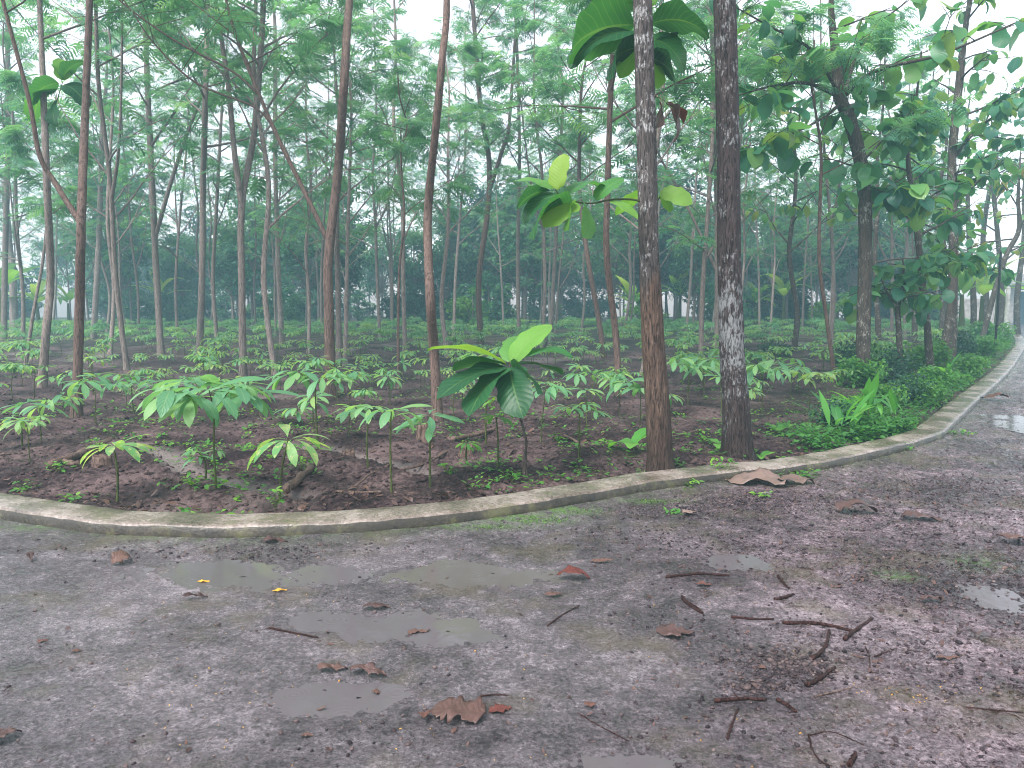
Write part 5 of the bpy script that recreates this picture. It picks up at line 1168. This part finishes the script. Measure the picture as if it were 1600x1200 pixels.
stick([(555,770),(590,745),(640,748)], 5, 'thin curved branch near the bright-stemmed seedling', 37, 'log', soil_z, 'stick', 'dead wood in the field')
stick([(880,690),(900,700),(930,722)], 6, 'thin fallen branch left of the flaking trunk', 38, 'log', soil_z, 'stick', 'dead wood in the field')
stick([(1010,700),(1060,690),(1120,672)], 6, 'thin fallen branch between the big trunks', 39, 'log', soil_z, 'stick', 'dead wood in the field')
def stump(px, py, w, h, lab, seed):
    p = G(px, py, .03); s = p[1] / F_PX; mb = MB(); z = np.linspace(-.05, h * s, 8); a = np.arange(16) * 2 * math.pi / 16; A, Z = np.meshgrid(a, z)
    rr = w * s / 2 * (1 + .35 * np.exp(-np.clip(Z, 0, 1) / .05)) * (1 + .35 * fbm(np.cos(A) * 2 + seed, np.sin(A) * 2 + Z * 4, seed, 4)); Zt = Z + (Z > h * s * .9) * .04 * fbm(np.cos(A) * 3, np.sin(A) * 3, seed + 2)
    V = np.stack([np.cos(A) * rr, np.sin(A) * rr, Zt], -1).reshape(-1, 3); V = np.vstack([V, np.column_stack([V[-16:, 0] * .1, V[-16:, 1] * .1, V[-16:, 2] - .02])])
    mb.add(V, grid_faces(9, 16, True)); o = mb.build('tree_stump', M['log'], loc=(p[0], p[1], float(soil_z(p[0], p[1])))); tag(o, lab, 'stump', 'rotten stumps in the field')
stump(662, 690, 22, 28, 'ragged dark stump behind the slim green-stemmed seedling', 1)
stump(728, 712, 20, 16, 'low dark stump left of the big-leaved sapling', 2)
stump(545, 712, 18, 14, 'small rotten stump left of the stems near the kerb', 3)
stump(160, 730, 26, 16, 'black rotten stump at the end of the split log', 4)

# ================================================================== GATEWAY, WALL, POLES (far right)
M['wall'] = plain('weathered_wall', (.42, .38, .35), .8, 3); M['gate'] = plain('blue_grey_gate', (.06, .08, .11), .5, 6); M['pole'] = plain('pale_pole', (.5, .5, .46), .6, 8); M['pipe'] = plain('black_pipe', (.02, .02, .02), .4, 8); M['roof'] = plain('grey_roof', (.22, .20, .20), .6, 3)
def box(mb, x0, x1, y0, y1, z0, z1):
    V = [(x, y, z) for z in (z0, z1) for y in (y0, y1) for x in (x0, x1)]
    mb.add(V, [[0, 2, 3, 1], [4, 5, 7, 6], [0, 1, 5, 4], [2, 6, 7, 3], [0, 4, 6, 2], [1, 3, 7, 5]])
Yg = 62; gl = P(1584, 485, Yg); gr_ = P(1612, 485, Yg)
root = thing('gateway', (gl[0], Yg, 0), 'far pale walled gateway with a dark blue-grey opening and flat roof', 'gateway')
w = gr_[0] - gl[0]
mb = MB(); box(mb, -.35, 0, 0, .5, -.2, 2.6); box(mb, w, w + 6, 0, .5, -.2, 2.6); box(mb, -.35, w + 6, -.1, .6, 2.6, 3.0); box(mb, -6, -.36, .1, .4, -.2, 1.9); mb.build('wall', M['wall'], root, False)
mb = MB(); box(mb, .003, w - .003, .2, .26, 0, 2.5)
for k in range(5): box(mb, .05 + k * w / 5, .05 + k * w / 5 + .05, .15, .2, .05, 2.45)
mb.build('gate_leaf', M['gate'], root, False)
mb = MB(); V = [(-2, -1, 3.1), (w + 7, -1, 3.1), (w + 7, 4, 4.0), (-2, 4, 4.0), (-2, -1, 3.0), (w + 7, -1, 3.0), (w + 7, 4, 3.9), (-2, 4, 3.9)]
mb.add(V, [[0, 1, 2, 3], [7, 6, 5, 4], [4, 5, 1, 0], [5, 6, 2, 1], [6, 7, 3, 2], [7, 4, 0, 3]]); mb.build('roof', M['roof'], root, False)
p = G(1570, 536, 0); s = p[1] / F_PX; mb = MB(); tube(mb, [(0, 0, -.2), (0, 0, 1), (0, 0, 86 * s)], [.09, .085, .08], 12); tube(mb, [(0, 0, 86 * s), (0, 0, 88 * s)], [.09, .01], 12)
tag(mb.build('concrete_post', M['pole'], loc=(p[0], p[1], 0)), 'pale upright post on the verge near the gateway', 'post')
p = G(1553, 560, 0); s = p[1] / F_PX; mb = MB(); tube(mb, [(0, 0, -.2), (.02, 0, 1.2), (0, 0, 165 * s)], [.032, .03, .028], 8); tube(mb, [(0, 0, 165 * s), (0, 0, 166 * s)], [.028, .004], 8); tube(mb, [(-.03, 0, .9), (.06, -.02, .9)], [.02, .02], 6)
tag(mb.build('thin_post', M['pipe'], loc=(p[0], p[1], 0)), 'thin black pipe post rising from the low shrubs', 'post')

# ================================================================== HAZE
if HAZE:
    mb = MB(); box(mb, -86, 86, -26, 96, -1.2, 17.5)
    m = bpy.data.materials.new('haze_air'); m.use_nodes = True; n = m.node_tree.nodes; l = m.node_tree.links
    n.remove(n['Principled BSDF']); pv = n.new('ShaderNodeVolumePrincipled'); pv.inputs['Density'].default_value = HAZE; pv.inputs['Color'].default_value = (.25, .47, .53, 1)
    pv.inputs['Anisotropy'].default_value = 0
    l.new(pv.outputs[0], n['Material Output'].inputs['Volume'])
    hz = mb.build('haze', m, smooth=False); tag(hz, 'thin pale mist hanging through the grove', 'haze', kind='stuff')
